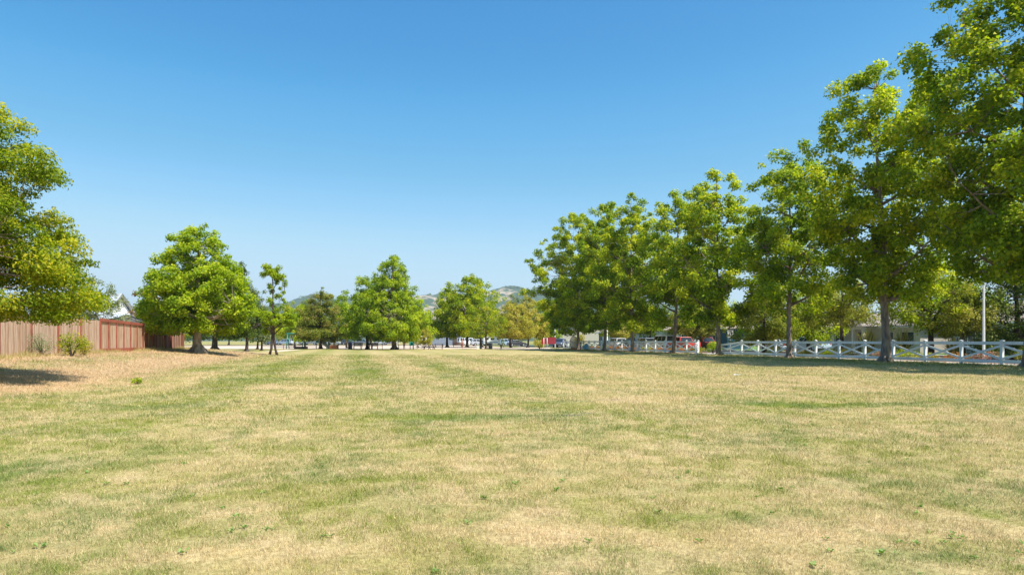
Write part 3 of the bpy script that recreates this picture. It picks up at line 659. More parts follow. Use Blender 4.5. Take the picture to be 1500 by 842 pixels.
# the thin, half bare tree standing alone on the lawn
def thin_tree():
    p = at(400, 62); root = thing('young_tree', 'thin half bare tree with a split dark trunk standing alone at the lawn edge', 'tree', (p.x, p.y, gz(p.x, p.y)))
    rng = np.random.default_rng(77); rnd = random.Random(77); mb = MB()
    mb.tube([(-0.34, 0, -0.1), (-0.18, 0, 0.5), (-0.1, 0, 1.35), (0.0, 0, 2.2)], [0.15, 0.10, 0.12, 0.12], 8)
    mb.tube([(0.38, 0.05, -0.1), (0.21, 0.03, 0.5), (0.08, 0, 1.35), (0.0, 0, 2.2)], [0.15, 0.10, 0.10, 0.12], 8)
    lead = [Vector((0, 0, 2.0)), Vector((0.02, 0, 3.2)), Vector((-0.06, 0.05, 4.6)), Vector((0.0, 0, 6.0)), Vector((-0.1, 0, 7.4)), Vector((-0.2, 0, 8.3))]
    mb.tube(lead, [0.17, 0.10, 0.07, 0.05, 0.035, 0.015], 8)
    clumps = []
    def br(a, b, r, leafy=0, drop=0.0):
        a = Vector(a); b = Vector(b); m = a.lerp(b, 0.5)+Vector((0, 0, 0.18*(b-a).length))
        mb.tube([a, m, b], [r, r*0.7, r*0.25], 6)
        for k in range(leafy):
            q = m.lerp(b, rnd.uniform(0.2, 1.1)); clumps.append((q.x, q.y, q.z-drop*rnd.random(), rnd.uniform(0.25, 0.42)))
        return b
    # bare pale low branches
    br((0, 0, 1.9), (-2.0, 0.1, 2.9), 0.06); br((0, 0, 1.8), (1.6, 0.2, 2.7), 0.06); br((0, 0, 2.0), (-1.2, -.6, 3.1), 0.04)
    br((0.0, 0, 2.2), (1.2, -0.7, 2.6), 0.045)
    for k in range(16):      # leafy lower skirt
        a = k*2.4; R = rnd.uniform(0.8, 2.1); z = rnd.uniform(2.2, 3.6)
        br((0, 0, z), (math.cos(a)*R, math.sin(a)*R, z+rnd.uniform(-0.1, 0.6)), 0.035, 6)
    for k in range(7):       # sparse short twigs up the leader
        z = 3.8+k*0.42; a = k*2.1; br((-0.03, 0, z), (math.cos(a)*0.4, math.sin(a)*0.4, z+0.3), 0.02, 2)
    for k in range(12):      # the tuft at the top
        a = k*2.4; R = rnd.uniform(0.35, 0.95); br((-0.08, 0, 6.7+0.1*k), (math.cos(a)*R-0.1, math.sin(a)*R, 7.3+rnd.uniform(-0.3, 0.9)), 0.025, 3)
    b = br((0, 0, 5.9), (0.95, 0, 7.2), 0.04, 3)
    for k in range(9): clumps.append((0.85+rnd.uniform(-.3, .3), rnd.uniform(-.3, .3), 7.0-k*0.33, rnd.uniform(0.18, 0.32)))
    for k in range(5): mb.tube([(0.95, 0, 7.1), (0.9+rnd.uniform(-.35, .3), rnd.uniform(-.2, .2), 5.8), (0.8+rnd.uniform(-.5, .3), rnd.uniform(-.2, .2), 4.5)], [0.015, 0.01, 0.006], 4)
    mb.tube([(0, 0, 5.4), (-0.3, 0, 5.9), (-0.55, 0, 6.6)], [0.02, 0.015, 0.008], 5)
    mb.build('trunk', BARK_D, root)
    cl = np.array(clumps); idx = np.repeat(np.arange(len(cl)), 85); N = len(idx); d = norm(rng.normal(size=(N, 3)))
    pos = cl[idx, :3] + d*rng.uniform(0.2, 1, (N, 1))*cl[idx, 3][:, None]
    quads_object('crown', leaves(rng, pos, d, 0.14, aspect=0.7), L_SWEET, root, np.clip(rng.uniform(0, 0.7, N)+0.25*rng.uniform(0, 1, len(cl))[idx], 0, 1))
thin_tree()

def T(lb, px, Y, H, R, clear, shape, mat, bark, ncl, per, leaf, tr, seed, **k):
    p = at(px, Y); return tree(lb, (p.x, p.y, gz(p.x, p.y)), H, R, clear, shape, mat, bark, nclump=ncl, per=per, leaf=leaf, tr=tr, seed=seed, **k)
T('yellow green tree glimpsed behind the thin split trunk tree and the swing frame', 432, 135, 8.8, 3.8, 2.2, 'dome', L_LOCUST, BARK_D, 80, 120, 0.26, 0.2, 41, crad=1.0)
T('olive tree with a browning top standing behind the swing frame', 470, 108, 10.2, 4.3, 1.9, 'cone', L_BROWN, BARK_D, 220, 150, 0.20, 0.24, 42, low=1.5, crad=0.85)
T('slim green tree with a low bright branch beside the beige play tower', 508, 118, 10.2, 3.1, 2.4, 'oval', L_SWEET, BARK, 110, 130, 0.22, 0.16, 43, low=1.5, crad=0.9)
T('twin topped green tree with its trunk behind the pale benches', 538, 106, 12.2, 4.1, 2.1, 'cone', L_SWEET, BARK_D, 220, 160, 0.20, 0.26, 44, low=1.7, crad=0.8)
T('tall cone shaped bright green tree, highest in the middle of the photo', 578, 101, 14.4, 5.9, 2.0, 'cone', L_SWEET, BARK, 430, 170, 0.20, 0.36, 45, low=1.6, crad=0.8, shell=0.45, lobes=0.14)
T('bushy young olive tree with a thin stem right of the teal climbing panel', 621, 103, 3.3, 1.35, 0.7, 'dome', L_YELL, BARK_D, 46, 90, 0.13, 0.07, 46, low=0.8, crad=0.45)
T('green tree with a dark trunk at the left of the cluster behind the grey shed', 655, 136, 11.8, 3.6, 2.7, 'dome', L_PLANE, BARK_D, 130, 150, 0.26, 0.26, 47, low=2.0, crad=1.05)
T('round topped green tree, highest of the cluster behind the trash bin', 684, 132, 14.2, 5.6, 3.0, 'dome', L_PLANE, BARK_D, 260, 150, 0.26, 0.28, 48, low=2.6, crad=1.05)
T('dark trunked tree at the right of the cluster behind the trash bin', 705, 140, 13.4, 5.2, 2.8, 'dome', L_PLANE, BARK_D, 200, 140, 0.26, 0.26, 49, low=2.6, crad=1.05)
T('small yellow green tree with bare twiggy branches right beside the trash bin', 712, 109, 7.6, 3.5, 1.5, 'dome', L_LOCUST, BARK, 75, 90, 0.19, 0.19, 50, low=2.1, crad=0.75, limbs=14)
T('yellowing tree with bare grey lower twigs between the trash bin and the plane tree row', 748, 124, 8.6, 3.7, 2.0, 'dome', L_YELL, BARK_D, 140, 120, 0.22, 0.2, 51, low=1.9, crad=0.8)
T('tallest yellow olive tree, just left of the plane tree row', 773, 130, 10.3, 4.3, 2.2, 'dome', L_YELL, BARK_D, 180, 130, 0.22, 0.2, 52, low=1.9, crad=0.85)
T('grey green round tree peeking over the yellowing trees', 756, 168, 13.4, 4.0, 3, 'dome', L_GREY, BARK_D, 90, 110, 0.30, 0.2, 53, low=4, crad=1.1)
T('narrow dark green tree behind the red panel near the end of the white fence', 801, 135, 7.0, 2.1, 2.0, 'oval', L_PLANE2, BARK_D, 50, 120, 0.24, 0.14, 54, low=1.5, crad=0.8)
T('bright green tree rising between the thin split trunk tree and the browning tree', 447, 128, 9.0, 3.6, 2.2, 'dome', L_SWEET, BARK_D, 110, 130, 0.24, 0.2, 55, crad=0.9, low=1.6)
T('yellow green tree low at the left of the thin split trunk tree', 377, 104, 6.6, 2.9, 1.8, 'dome', L_LOCUST, BARK_D, 90, 130, 0.2, 0.16, 56, crad=0.8, low=1.4)
T('bright tree filling the space right of the tall cone shaped tree', 612, 128, 8.8, 3.4, 1.8, 'dome', L_SWEET, BARK_D, 90, 130, 0.24, 0.18, 57, crad=0.9, low=1.5)
T('green tree between the yellowing trees and the plane tree row', 797, 150, 10.6, 4.2, 2.0, 'dome', L_SWEET, BARK_D, 110, 120, 0.26, 0.18, 58, crad=1.0, low=1.8)
# second row beyond the fence, on the street side
T('olive street tree with a dark upright trunk in front of the beige bungalow porch', 1233, 55, 6.6, 3.1, 2.6, 'dome', L_OLIVE, BARK_D, 95, 170, 0.13, 0.2, 61, low=2.6, crad=0.7, name='street_tree')
T('wide many stemmed street tree before the right bungalow, left of the lamp post', 1362, 50, 7.4, 3.9, 1.9, 'dome', L_PLANE2, BARK_D, 130, 150, 0.14, 0.24, 62, low=2.2, crad=0.75, name='street_tree', limbs=12)
T('yellow flecked street tree left of the lamp post top', 1412, 47, 5.6, 2.1, 1.5, 'dome', L_OLIVE, BARK_D, 60, 170, 0.12, 0.12, 63, low=1.7, crad=0.6, name='street_tree')
T('dense dark evergreen at the right edge behind the lamp post', 1492, 47, 8.5, 3.6, 1.2, 'dome', L_DARK, BARK_D, 150, 200, 0.14, 0.25, 64, low=0.6, crad=0.8, name='street_tree')
T('bushy yellow and green street tree left of the slim plane trunk', 1118, 62, 7.6, 2.9, 1.3, 'dome', L_OLIVE, BARK_D, 110, 170, 0.15, 0.16, 65, low=0.9, crad=0.75, name='street_tree')
T('rounded green street tree right of the slim plane trunk, over the front yards', 1185, 63, 6.6, 3.3, 1.6, 'dome', L_PLANE2, BARK_D, 110, 170, 0.15, 0.2, 66, low=1.4, crad=0.8, name='street_tree')
T('olive street tree over the red pickup truck', 1025, 88, 8.4, 3.5, 2.2, 'dome', L_OLIVE, BARK_D, 110, 150, 0.18, 0.2, 67, low=1.9, crad=0.85, name='street_tree')
T('small street tree with a dark trunk behind the red pickup truck tailgate', 1000, 92, 6.6, 2.8, 2.0, 'dome', L_OLIVE, BARK_D, 70, 130, 0.18, 0.17, 68, low=2.2, crad=0.8, name='street_tree')
T('small dark trunked street tree behind the silver van', 953, 100, 6.4, 2.9, 2.3, 'dome', L_PLANE2, BARK_D, 70, 130, 0.19, 0.2, 69, low=2.3, crad=0.85, name='street_tree')
T('pale green street tree in front of the purple grey house', 911, 112, 6.2, 2.6, 2.0, 'dome', L_YELL, BARK_D, 60, 120, 0.2, 0.15, 70, low=2.1, crad=0.8, name='street_tree')
T('green tree between the blue house and the grey bungalow', 1135, 84, 9.5, 4.2, 2.0, 'dome', L_PLANE2, BARK_D, 110, 130, 0.2, 0.2, 71, low=1.5, crad=1.0, name='street_tree')
T('broad tree filling the skyline gap behind the slim plane tree', 1215, 92, 9.5, 5.0, 2.0, 'dome', L_OLIVE, BARK_D, 120, 120, 0.22, 0.2, 72, low=2.0, crad=1.1, name='street_tree')
T('tall back garden tree rising behind the right bungalow', 1400, 86, 12.5, 6.0, 3.0, 'dome', L_PLANE2, BARK_D, 150, 130, 0.24, 0.3, 73, low=3.0, crad=1.2, name='garden_tree')
# left, behind the wooden fence
T('russet leaved garden tree behind the wooden fence, left of the large maple', 212, 62, 5.4, 1.9, 1.5, 'dome', L_RED, BARK_D, 55, 110, 0.14, 0.1, 81, low=1.6, crad=0.6, name='garden_tree')
T('grey green garden tree behind the wooden fence beside the white gable', 140, 46, 5.0, 2.0, 1.2, 'dome', L_GREY, BARK_L, 70, 140, 0.11, 0.1, 82, low=1.6, crad=0.55, name='garden_tree')
T('green garden tree behind the red framed fence end', 232, 66, 5.2, 2.4, 1.2, 'dome', L_SWEET, BARK_D, 60, 120, 0.16, 0.12, 83, low=1.5, crad=0.7, name='garden_tree')
# a far line of trees closing the valley floor
rr = random.Random(4)
far = [(-60, 190), (40, 205), (150, 180), (255, 200), (335, 215), (398, 240), (448, 260), (500, 236), (560, 262), (615, 255), (655, 250), (700, 262), (750, 246), (800, 236), (845, 245), (900, 212), (960, 205), (1010, 190), (1070, 178)]
fl = ['behind the near locust at the left edge', 'behind the fence under the locust crown', 'behind the white gable', 'behind the large maple', 'right behind the dark blue green tree',
      'behind the thin split trunk tree', 'behind the swing frame', 'between the browning tree and the benches', 'behind the tall cone shaped tree', 'behind the teal climbing panel', 'behind the grey shed',
      'behind the trash bin', 'behind the white camper', 'behind the red panel', 'behind the rope climber', 'behind the purple grey house', 'behind the pale grey house', 'behind the red pickup truck', 'behind the blue house']
for i, (px, Y) in enumerate(far):
    T('far green tree in the street row ' + fl[i], px, Y, rr.uniform(9.5, 12.5), rr.uniform(5.8, 8.0), 2.2, 'dome', [L_PLANE2, L_SWEET, L_OLIVE][i % 3], BARK_D, 75, 85, 0.42, 0.25, 100+i, low=2.0, crad=1.6, name='far_tree', group='far trees closing the view beyond the park')

# ================================================================== SHRUBS, FLOWERS, FLAX
p = at(105, 31.5); shrub('leafy sucker shrub growing in front of the weathered wooden fence', (p.x, p.y, gz(p.x, p.y)), 1.30, 0.68, L_LOCUST, 950, 0.10, 201, aspect=0.45)
p = at(62, 30.5); shrub('pale grey weedy bush at the foot of the weathered wooden fence', (p.x, p.y, gz(p.x, p.y)), 1.0, 0.8, L_GREY, 1700, 0.07, 202, aspect=0.3)
p = at(124, 33.2); shrub('low yellow bush against the wooden fence just left of its red framed part', (p.x, p.y, gz(p.x, p.y)), 0.75, 0.5, L_YELL, 900, 0.07, 203, aspect=0.5)
p = at(200, 20.5); shrub('small green weed tuft on the lawn at the foot of the dry bank', (p.x, p.y, gz(p.x, p.y)), 0.2, 0.18, L_SWEET, 300, 0.06, 204, name='weed_tuft', cat='weed', aspect=0.4)
p = at(790, 113); shrub('yellow and orange rounded shrub left of the red panel', (p.x, p.y, 0), 1.7, 1.1, L_YELL, 1500, 0.16, 205)
p = at(734, 111); shrub('small grey twiggy shrub right of the trash bin', (p.x, p.y, 0), 1.9, 0.8, L_GREY, 500, 0.12, 206)
p = at(849, 101); shrub('yellow green bush behind the rope climber', (p.x+0.9, p.y+8, 0), 2.4, 1.2, L_YELL, 1500, 0.16, 207)
p = at(1044, 70); shrub('dark round shrub by the street entrance gap', (p.x, p.y, 0), 1.25, 0.9, L_SWEET, 1500, 0.11, 208)
bed = [(L_FLOW_Y, 'yellow flowered', 0.55), (L_SWEET, 'bright green', 0.7), (L_FLOW_P, 'pink flowered', 0.6), (L_GREY, 'silvery grey', 0.65), (L_OLIVE, 'olive', 0.85), (L_FLOW_O, 'orange flowered', 0.6)]
where = ['right of the slim plane trunk', 'at the right edge of the photo', 'below the lamp post', 'below the beige porch', 'left of the slim plane trunk', 'right of the thick plane trunk', 'left of the thick plane trunk', 'before the many stemmed tree']
spots_v = [(20.5, 2, 1), (23.0, 4, 1), (25.6, 1, 1), (28.0, 3, 2), (30.6, 4, 2), (33.2, 2, 7), (35.6, 5, 7), (37.6, 0, 5), (39.3, 1, 5), (41.0, 2, 6), (42.8, 0, 3), (44.6, 4, 3), (46.4, 1, 0), (48.2, 3, 0), (50.2, 0, 4), (52.4, 2, 4), (54.8, 1, 4)]
for i, (v, k, w_) in enumerate(spots_v):
    mt, nm, h = bed[k]; q = W(36.9+rr.uniform(-0.5, 0.6), v)
    shrub('low %s shrub behind the white fence, %s' % (nm, where[w_]), (q.x, q.y, 0), h*rr.uniform(0.9, 1.25), rr.uniform(0.75, 1.1), mt, 1100, 0.075, 220+i, name='bed_shrub', group='low shrubs in the bed behind the white fence')
for i in range(11):
    q = W(36.9+rr.uniform(-0.4, 0.4), 68+i*3.6)
    shrub('%s orange flowering clump behind the farther white fence, counted leftwards from the entrance gap' % ['first', 'second', 'third', 'fourth', 'fifth', 'sixth', 'seventh', 'eighth', 'ninth', 'tenth', 'leftmost'][i], (q.x, q.y, 0), 0.62, 0.95, L_FLOW_O if i % 4 else L_FLOW_Y, 700, 0.10, 250+i, name='flower_clump', cat='flowers', group='orange flower clumps behind the farther fence')

def flax(label, loc, H, R, n, seed):
    rng = np.random.default_rng(seed); root = thing('flax_plant', label, 'plant', loc, 0, 'spiky flax plants before the bungalows')
    a = rng.uniform(0, 2*PI, n); sp = rng.uniform(0.1, 0.75, n); h = H*rng.uniform(0.6, 1.05, n); w = 0.045
    Vq = []; tn = []
    rc = rng.uniform(0, 1, n)
    for i in range(n):
        d = np.array([math.cos(a[i]), math.sin(a[i]), 0]); s = np.array([-d[1], d[0], 0])*w
        P = [d*0.08 + d*R*sp[i]*q**1.5 + np.array([0, 0, h[i]*(q-0.28*sp[i]*q**3)]) for q in (0, 0.4, 0.75, 1.0)]
        W_ = [1, 1, 0.75, 0.1]
        for j in range(3): Vq.append([P[j]-s*W_[j], P[j]+s*W_[j], P[j+1]+s*W_[j+1], P[j+1]-s*W_[j+1]]); tn.append(rc[i])
    quads_object('blades', np.array(Vq), L_BLADE, root, np.array(tn))
    MB().tube([(0, 0, -0.05), (0, 0, 0.2)], [0.16, 0.1], 8).build('crown_base', BARK_D, root)
for px, Y, H, lb in ((1272, 52, 2.5, 'tall spiky flax plant left of the thick plane trunk'), (1322, 50.5, 2.3, 'spiky flax plant right of the thick plane trunk'), (1398, 47, 1.9, 'reddish spiky flax plant left of the lamp post')):
    p = at(px, Y); flax(lb, (p.x, p.y, 0), H, 1.5, 90, int(px))

# ================================================================== LEFT WOODEN FENCE
W_PALE = noisy('weathered_boards', (0.60, 0.44, 0.32), (0.34, 0.23, 0.16), scale=5, rough=0.9, stretch=(0.2, 4, 0.25), bump=0.3)
W_MID = noisy('weathered_boards_brown', (0.50, 0.31, 0.20), (0.28, 0.16, 0.10), scale=5, rough=0.9, stretch=(0.2, 4, 0.25), bump=0.3)
W_RED = noisy('red_stained_timber', (0.36, 0.105, 0.065), (0.24, 0.07, 0.045), scale=5, rough=0.8, stretch=(1, 1, 0.4))
W_SHADE = noisy('shaded_boards', (0.20, 0.085, 0.05), (0.11, 0.05, 0.035), scale=5, rough=0.9, stretch=(0.2, 4, 0.25))  # red brown boards with the tree shade put into the colour
def Lv(px, u=-14.2): return -(-u)/1.0*0 + (lambda Y: -((px-750)/1000*Y)*SA + Y*CA)(u/(0.000974*(px-518)))
def board_bays(parent, vlist, h_top, mats, name_panel, bw, gapw, seed, u=0.0, jag=0.0):
    rnd = random.Random(seed)
    for a, b in vlist:
        mb = MB(); y = a+0.05
        while y < b-0.05:
            q = W(-14.2, parent['v0']+y); g = gz(q.x, q.y)-parent.location.z
            w = min(bw*rnd.uniform(0.9, 1.1), b-0.05-y); top = h_top(y) + rnd.uniform(-1, 1)*jag
            mb.box((u+rnd.uniform(-.004, .004), y+w/2, (top+g)/2), (0.022, w, top-g-0.03), mi=rnd.choice(range(len(mats)))); y += w+gapw
        mb.build(name_panel, mats, parent)
def lfence(label, va, vb, name='board_fence'):
    q = W(-14.2, va); t = thing(name, label, 'fence', (q.x, q.y, gz(q.x, q.y)), ROT); t['v0'] = va; return t
# weathered stretch, from beyond the left edge of the view
va, vb = 12.0, Lv(146)
t = lfence('weathered pale board fence with narrow red brown posts on the dry bank', va, vb)
n = 11; step = (vb-va)/n; htop = lambda y: 1.88
board_bays(t, [(i*step, (i+1)*step) for i in range(n)], htop, [W_PALE, W_MID, W_PALE], 'board_panel', 0.105, 0.012, 5, jag=0.012)
for i in range(n+1):
    MB().box((0.035, i*step, 0.93), (0.05, 0.09, 1.94)).build('post', W_RED, t)
MB().box((-0.04, (vb-va)/2, 1.55), (0.04, vb-va, 0.09)).build('rail', W_MID, t); MB().box((-0.04, (vb-va)/2, 0.45), (0.04, vb-va, 0.09)).build('rail', W_MID, t)
del t['v0']
# red framed stretch
va, vb = Lv(146), Lv(209)
t = lfence('red framed board fence with red battens and a red base board', va, vb); L = vb-va
board_bays(t, [(0, L)], lambda y: 1.86-0.07*y/L, [W_PALE, W_MID, W_MID, W_PALE], 'board_panel', 0.14, 0.004, 6)
MB().beam((0.04, -0.03, 1.89), (0.04, L+0.03, 1.80), 0.09, 0.17).build('top_rail', W_RED, t)
q = W(-14.2, vb); dz = gz(q.x, q.y)-t.location.z
MB().beam((0.04, -0.03, 0.10), (0.04, L+0.03, 0.10+dz), 0.09, 0.26).build('base_board', W_RED, t)
for i in range(7):
    y = L*i/6; MB().box((0.045, y, 0.95), (0.06, 0.16 if i in (0, 6) else 0.07, 1.72)).build('batten', W_RED, t)
del t['v0']
# far stretch, the maple's shade painted into its darkest boards
va, vb = Lv(209), Lv(268)
t = lfence('board fence with its boards coloured dark for the shade of the large maple', va, vb); L = vb-va
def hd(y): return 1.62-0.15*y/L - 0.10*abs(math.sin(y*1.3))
board_bays(t, [(0, 2.4), (2.4, 4.9), (4.9, 7.4), (7.4, L)], hd, [W_SHADE, W_MID, W_SHADE, W_RED], 'board_panel', 0.14, 0.01, 8)
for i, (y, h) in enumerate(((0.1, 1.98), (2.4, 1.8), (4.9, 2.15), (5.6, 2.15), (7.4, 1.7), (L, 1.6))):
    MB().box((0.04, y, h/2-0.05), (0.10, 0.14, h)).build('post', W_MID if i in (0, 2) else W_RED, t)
MB().box((0.03, 5.25, 1.95), (0.05, 0.8, 0.35)).build('gate_header', W_MID, t)
del t['v0']

# ================================================================== BUILDINGS
def house(label, u, v, du, dv, wallh, rise, wall, roofm, kind='hip', name='house', cat='house', wins=(), door=None, porch=None, over=0.5, base=0.1, loc=None, rz=None, trim=None, garage=None, cap=None):
    q = W(u, v) if loc is None else Vector(loc); t = thing(name, label, cat, (q.x, q.y, 0), ROT if rz is None else rz)
    trim = trim or WHITE
    MB().box((du/2, 0, (wallh+base)/2-0.05), (du, dv, wallh+base+0.1)).build('wall', wall, t)
    z0 = wallh+base-0.02; x0, x1, y0, y1 = -over, du+over, -dv/2-over, dv/2+over; r = MB()
    if kind == 'hip':
        s = min(x1-x0, y1-y0)/2; cx = (x0+x1)/2
        if (y1-y0) >= (x1-x0): A, B = (cx, y0+s, z0+rise), (cx, y1-s, z0+rise)
        else: A, B = (x0+s, 0, z0+rise), (x1-s, 0, z0+rise)
        e = [(x0, y0, z0), (x1, y0, z0), (x1, y1, z0), (x0, y1, z0)]; lo = [(a, b, c-0.16) for a, b, c in e]
        if (y1-y0) >= (x1-x0): fs = [(0, 1, 4), (1, 2, 5, 4), (2, 3, 5), (3, 0, 4, 5)]
        else: fs = [(0, 1, 5, 4), (1, 2, 5), (2, 3, 4, 5), (3, 0, 4)]
        r.add(e+[A, B]+lo, fs+[(0, 6, 7, 1), (1, 7, 8, 2), (2, 8, 9, 3), (3, 9, 6, 0), (6, 9, 8, 7)])
    elif kind == 'gable_x':     # ridge runs along x (gable faces the viewer side)
        r.add([(x0, y0, z0), (x0, 0, z0+rise), (x0, y1, z0), (x1, y0, z0), (x1, 0, z0+rise), (x1, y1, z0)], [(0, 1, 4, 3), (1, 2, 5, 4), (0, 3, 5, 2)])
        r.add([(x0, y0, z0-.16), (x0, 0, z0+rise-.16), (x0, y1, z0-.16), (x1, y0, z0-.16), (x1, 0, z0+rise-.16), (x1, y1, z0-.16)], [(0, 3, 4, 1), (1, 4, 5, 2)])
        MB().add([(0.0, -dv/2, z0-0.1), (0.0, 0, z0+rise*0.88), (0.0, dv/2, z0-0.1), (du, -dv/2, z0-0.1), (du, 0, z0+rise*0.88), (du, dv/2, z0-0.1)], [(0, 2, 1), (3, 4, 5), (0, 1, 4, 3), (1, 2, 5, 4), (0, 3, 5, 2)]).build('gable', wall, t)
    else:                       # gable_y: ridge along y
        cx = (x0+x1)/2
        r.add([(x0, y0, z0), (cx, y0, z0+rise), (x1, y0, z0), (x0, y1, z0), (cx, y1, z0+rise), (x1, y1, z0)], [(0, 3, 4, 1), (1, 4, 5, 2), (0, 2, 5, 3)])
        r.add([(x0, y0, z0-.16), (cx, y0, z0+rise-.16), (x1, y0, z0-.16), (x0, y1, z0-.16), (cx, y1, z0+rise-.16), (x1, y1, z0-.16)], [(0, 1, 4, 3), (1, 2, 5, 4)])
        MB().add([(0, -dv/2, z0-0.1), (cx, -dv/2, z0+rise*0.86), (du, -dv/2, z0-0.1), (0, dv/2, z0-0.1), (cx, dv/2, z0+rise*0.86), (du, dv/2, z0-0.1)], [(0, 1, 2), (3, 5, 4), (0, 3, 4, 1), (1, 4, 5, 2), (0, 2, 5, 3)]).build('gable', wall, t)
    r.build('roof', roofm, t)
    MB().box((x0-0.02, 0, z0-0.09), (0.03, y1-y0, 0.18)).build('fascia', trim, t)
    for (y, z, w, h) in wins:
        f = MB()
        for sx in (-1, 1): f.box((-0.035, y+sx*(w/2+0.04), z), (0.07, 0.09, h+0.18))
        for sz in (-1, 1): f.box((-0.035, y, z+sz*(h/2+0.045)), (0.07, w-0.01, 0.09))
        f.box((-0.03, y, z), (0.05, 0.05, h-0.01)); wf = MB().box((-0.012, y, z), (0.02, w, h)).build('window', glassy('window_glass'), t)
        f.build('frame', trim, wf)
    if door:
        y, w, h = door; d = MB().box((-0.03, y, base+h/2), (0.06, w, h)).build('door', noisy('door_paint', (0.12, 0.10, 0.09)), t)
        MB().tube([(-0.07, y+w*0.38, base+h*0.48), (-0.13, y+w*0.38, base+h*0.48)], 0.03, 8).build('handle', noisy('brass', (0.5, 0.4, 0.2), rough=0.3, metal=0.8), d)
    if garage:
        y, w, h = garage; g = MB()
        for k in range(4): g.box((-0.03, y, base+h*(k+0.5)/4), (0.05, w, h/4-0.02))
        g.build('garage_door', trim, t)
    if porch:
        y, w, d = porch
        for k in range(4):
            yy = y-w/2+w*k/3; MB().box((-d+0.15, yy, (wallh+base)/2), (0.26, 0.26, wallh+base-0.15)).build('column', trim, t)
        MB().box((-d+0.15, y, wallh+base-0.16), (0.3, w+0.4, 0.3)).build('beam', trim, t)
        MB().add([(-d-0.4, y-w/2-0.5, z0+0.03), (-d-0.4, y+w/2+0.5, z0+0.03), (du*0.3, y, z0+rise*0.75), (du*0.3, y-w/2-0.5, z0+0.03), (du*0.3, y+w/2+0.5, z0+0.03), (-d+1.0, y, z0+rise*0.62)],
                 [(0, 5, 1), (0, 3, 2, 5), (1, 5, 2, 4), (0, 1, 4, 3), (3, 4, 2)]).build('porch_roof', roofm, t)
        MB().box((-d/2, y, base/2), (d, w+0.4, base+0.05)).build('porch_floor', CONC, t)
    return t
S_TAN = noisy('tan_stucco', (0.46, 0.41, 0.35), (0.40, 0.35, 0.30), scale=4, rough=0.9)
S_GREY = noisy('grey_siding', (0.42, 0.42, 0.43), (0.34, 0.34, 0.36), scale=3, rough=0.85, stretch=(1, 1, 6))
S_BLUE = noisy('navy_siding', (0.035, 0.095, 0.155), (0.028, 0.075, 0.125), scale=3, rough=0.8, stretch=(1, 1, 6))
S_PURP = noisy('purple_grey_siding', (0.20, 0.185, 0.22), (0.16, 0.15, 0.18), scale=3, rough=0.85)
S_WHITE = noisy('white_siding', (0.68, 0.70, 0.72), (0.60, 0.62, 0.64), scale=3, rough=0.8)
S_SHED = noisy('blue_grey_siding', (0.27, 0.31, 0.38), (0.22, 0.26, 0.33), scale=3, rough=0.8)
R_BROWN = noisy('brown_shingles', (0.32, 0.26, 0.23), (0.20, 0.165, 0.15), scale=6, rough=0.95, bump=0.5, bscale=20)
R_TAN = noisy('tan_shingles', (0.42, 0.33, 0.28), (0.28, 0.22, 0.19), scale=6, rough=0.95, bump=0.5, bscale=20)
R_METAL = noisy('pale_metal_roof', (0.62, 0.64, 0.67), (0.54, 0.56, 0.60), scale=1, rough=0.45, stretch=(1, 8, 1))
R_DARK = noisy('dark_shingles', (0.10, 0.10, 0.11), (0.07, 0.07, 0.08), scale=6, rough=0.95)
house('beige bungalow with a white columned porch behind the thick plane trunk', 53, 61.5, 11, 13, 2.7, 2.1, S_TAN, R_BROWN, wins=((-5, 1.5, 1.6, 1.3), (-2.6, 1.5, 1.2, 1.3), (4.6, 1.5, 1.8, 1.3)), door=(1.2, 1.0, 2.1), porch=(1.0, 4.4, 2.0), garage=None, trim=noisy('beige_trim', (0.50, 0.46, 0.40), (0.44, 0.40, 0.35)))
house('grey bungalow with a tan roof glimpsed behind the many stemmed street tree', 54, 45.5, 12, 14, 2.8, 2.9, S_GREY, R_TAN, wins=((-5, 1.5, 1.8, 1.3), (-1.4, 1.5, 1.2, 1.3), (2.2, 1.5, 1.2, 1.3), (5.2, 1.5, 1.6, 1.3)), door=(0.4, 1.0, 2.1))
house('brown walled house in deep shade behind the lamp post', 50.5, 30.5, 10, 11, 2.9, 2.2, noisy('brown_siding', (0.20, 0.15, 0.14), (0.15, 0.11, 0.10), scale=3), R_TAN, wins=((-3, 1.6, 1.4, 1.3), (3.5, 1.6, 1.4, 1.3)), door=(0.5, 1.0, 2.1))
house('navy blue house with a brown hipped roof right of the forking plane trunk', 52, 92.3, 3.6, 8.6, 3.1, 2.7, S_BLUE, R_TAN, wins=((2.4, 1.8, 1.3, 1.4), (-1.0, 1.8, 1.3, 1.4)), door=(0.8, 1.0, 2.1))
house('low tan garage wing left of the beige bungalow porch', 53.5, 73.5, 8, 7.5, 2.2, 1.9, S_TAN, R_TAN, garage=(0, 4.6, 2.0))
house('pale grey house with tall windows behind the silver van', 53, 119, 11, 14, 3.2, 2.4, S_GREY, R_BROWN, wins=((-5, 1.9, 1.3, 1.7), (-2, 1.9, 1.3, 1.7), (1.5, 1.9, 1.3, 1.7), (4.6, 1.9, 1.6, 1.7)), door=(-0.3, 1.0, 2.1))
house('purple grey house with a brown roof behind the light pole', 52, 133, 11, 15, 3.0, 2.3, S_PURP, R_BROWN, wins=((-4.5, 1.7, 1.4, 1.4),), garage=(2.8, 4.6, 2.2), door=(-1.5, 1.0, 2.1))
house('tan two storey building wall behind the red panel', 0, 0, 12, 10, 5.2, 1.8, S_TAN, R_TAN, loc=(at(812, 172)), wins=((-2.5, 1.8, 1.4, 1.4), (2.5, 1.8, 1.4, 1.4), (-2.5, 4.2, 1.4, 1.2)), rz=ROT)
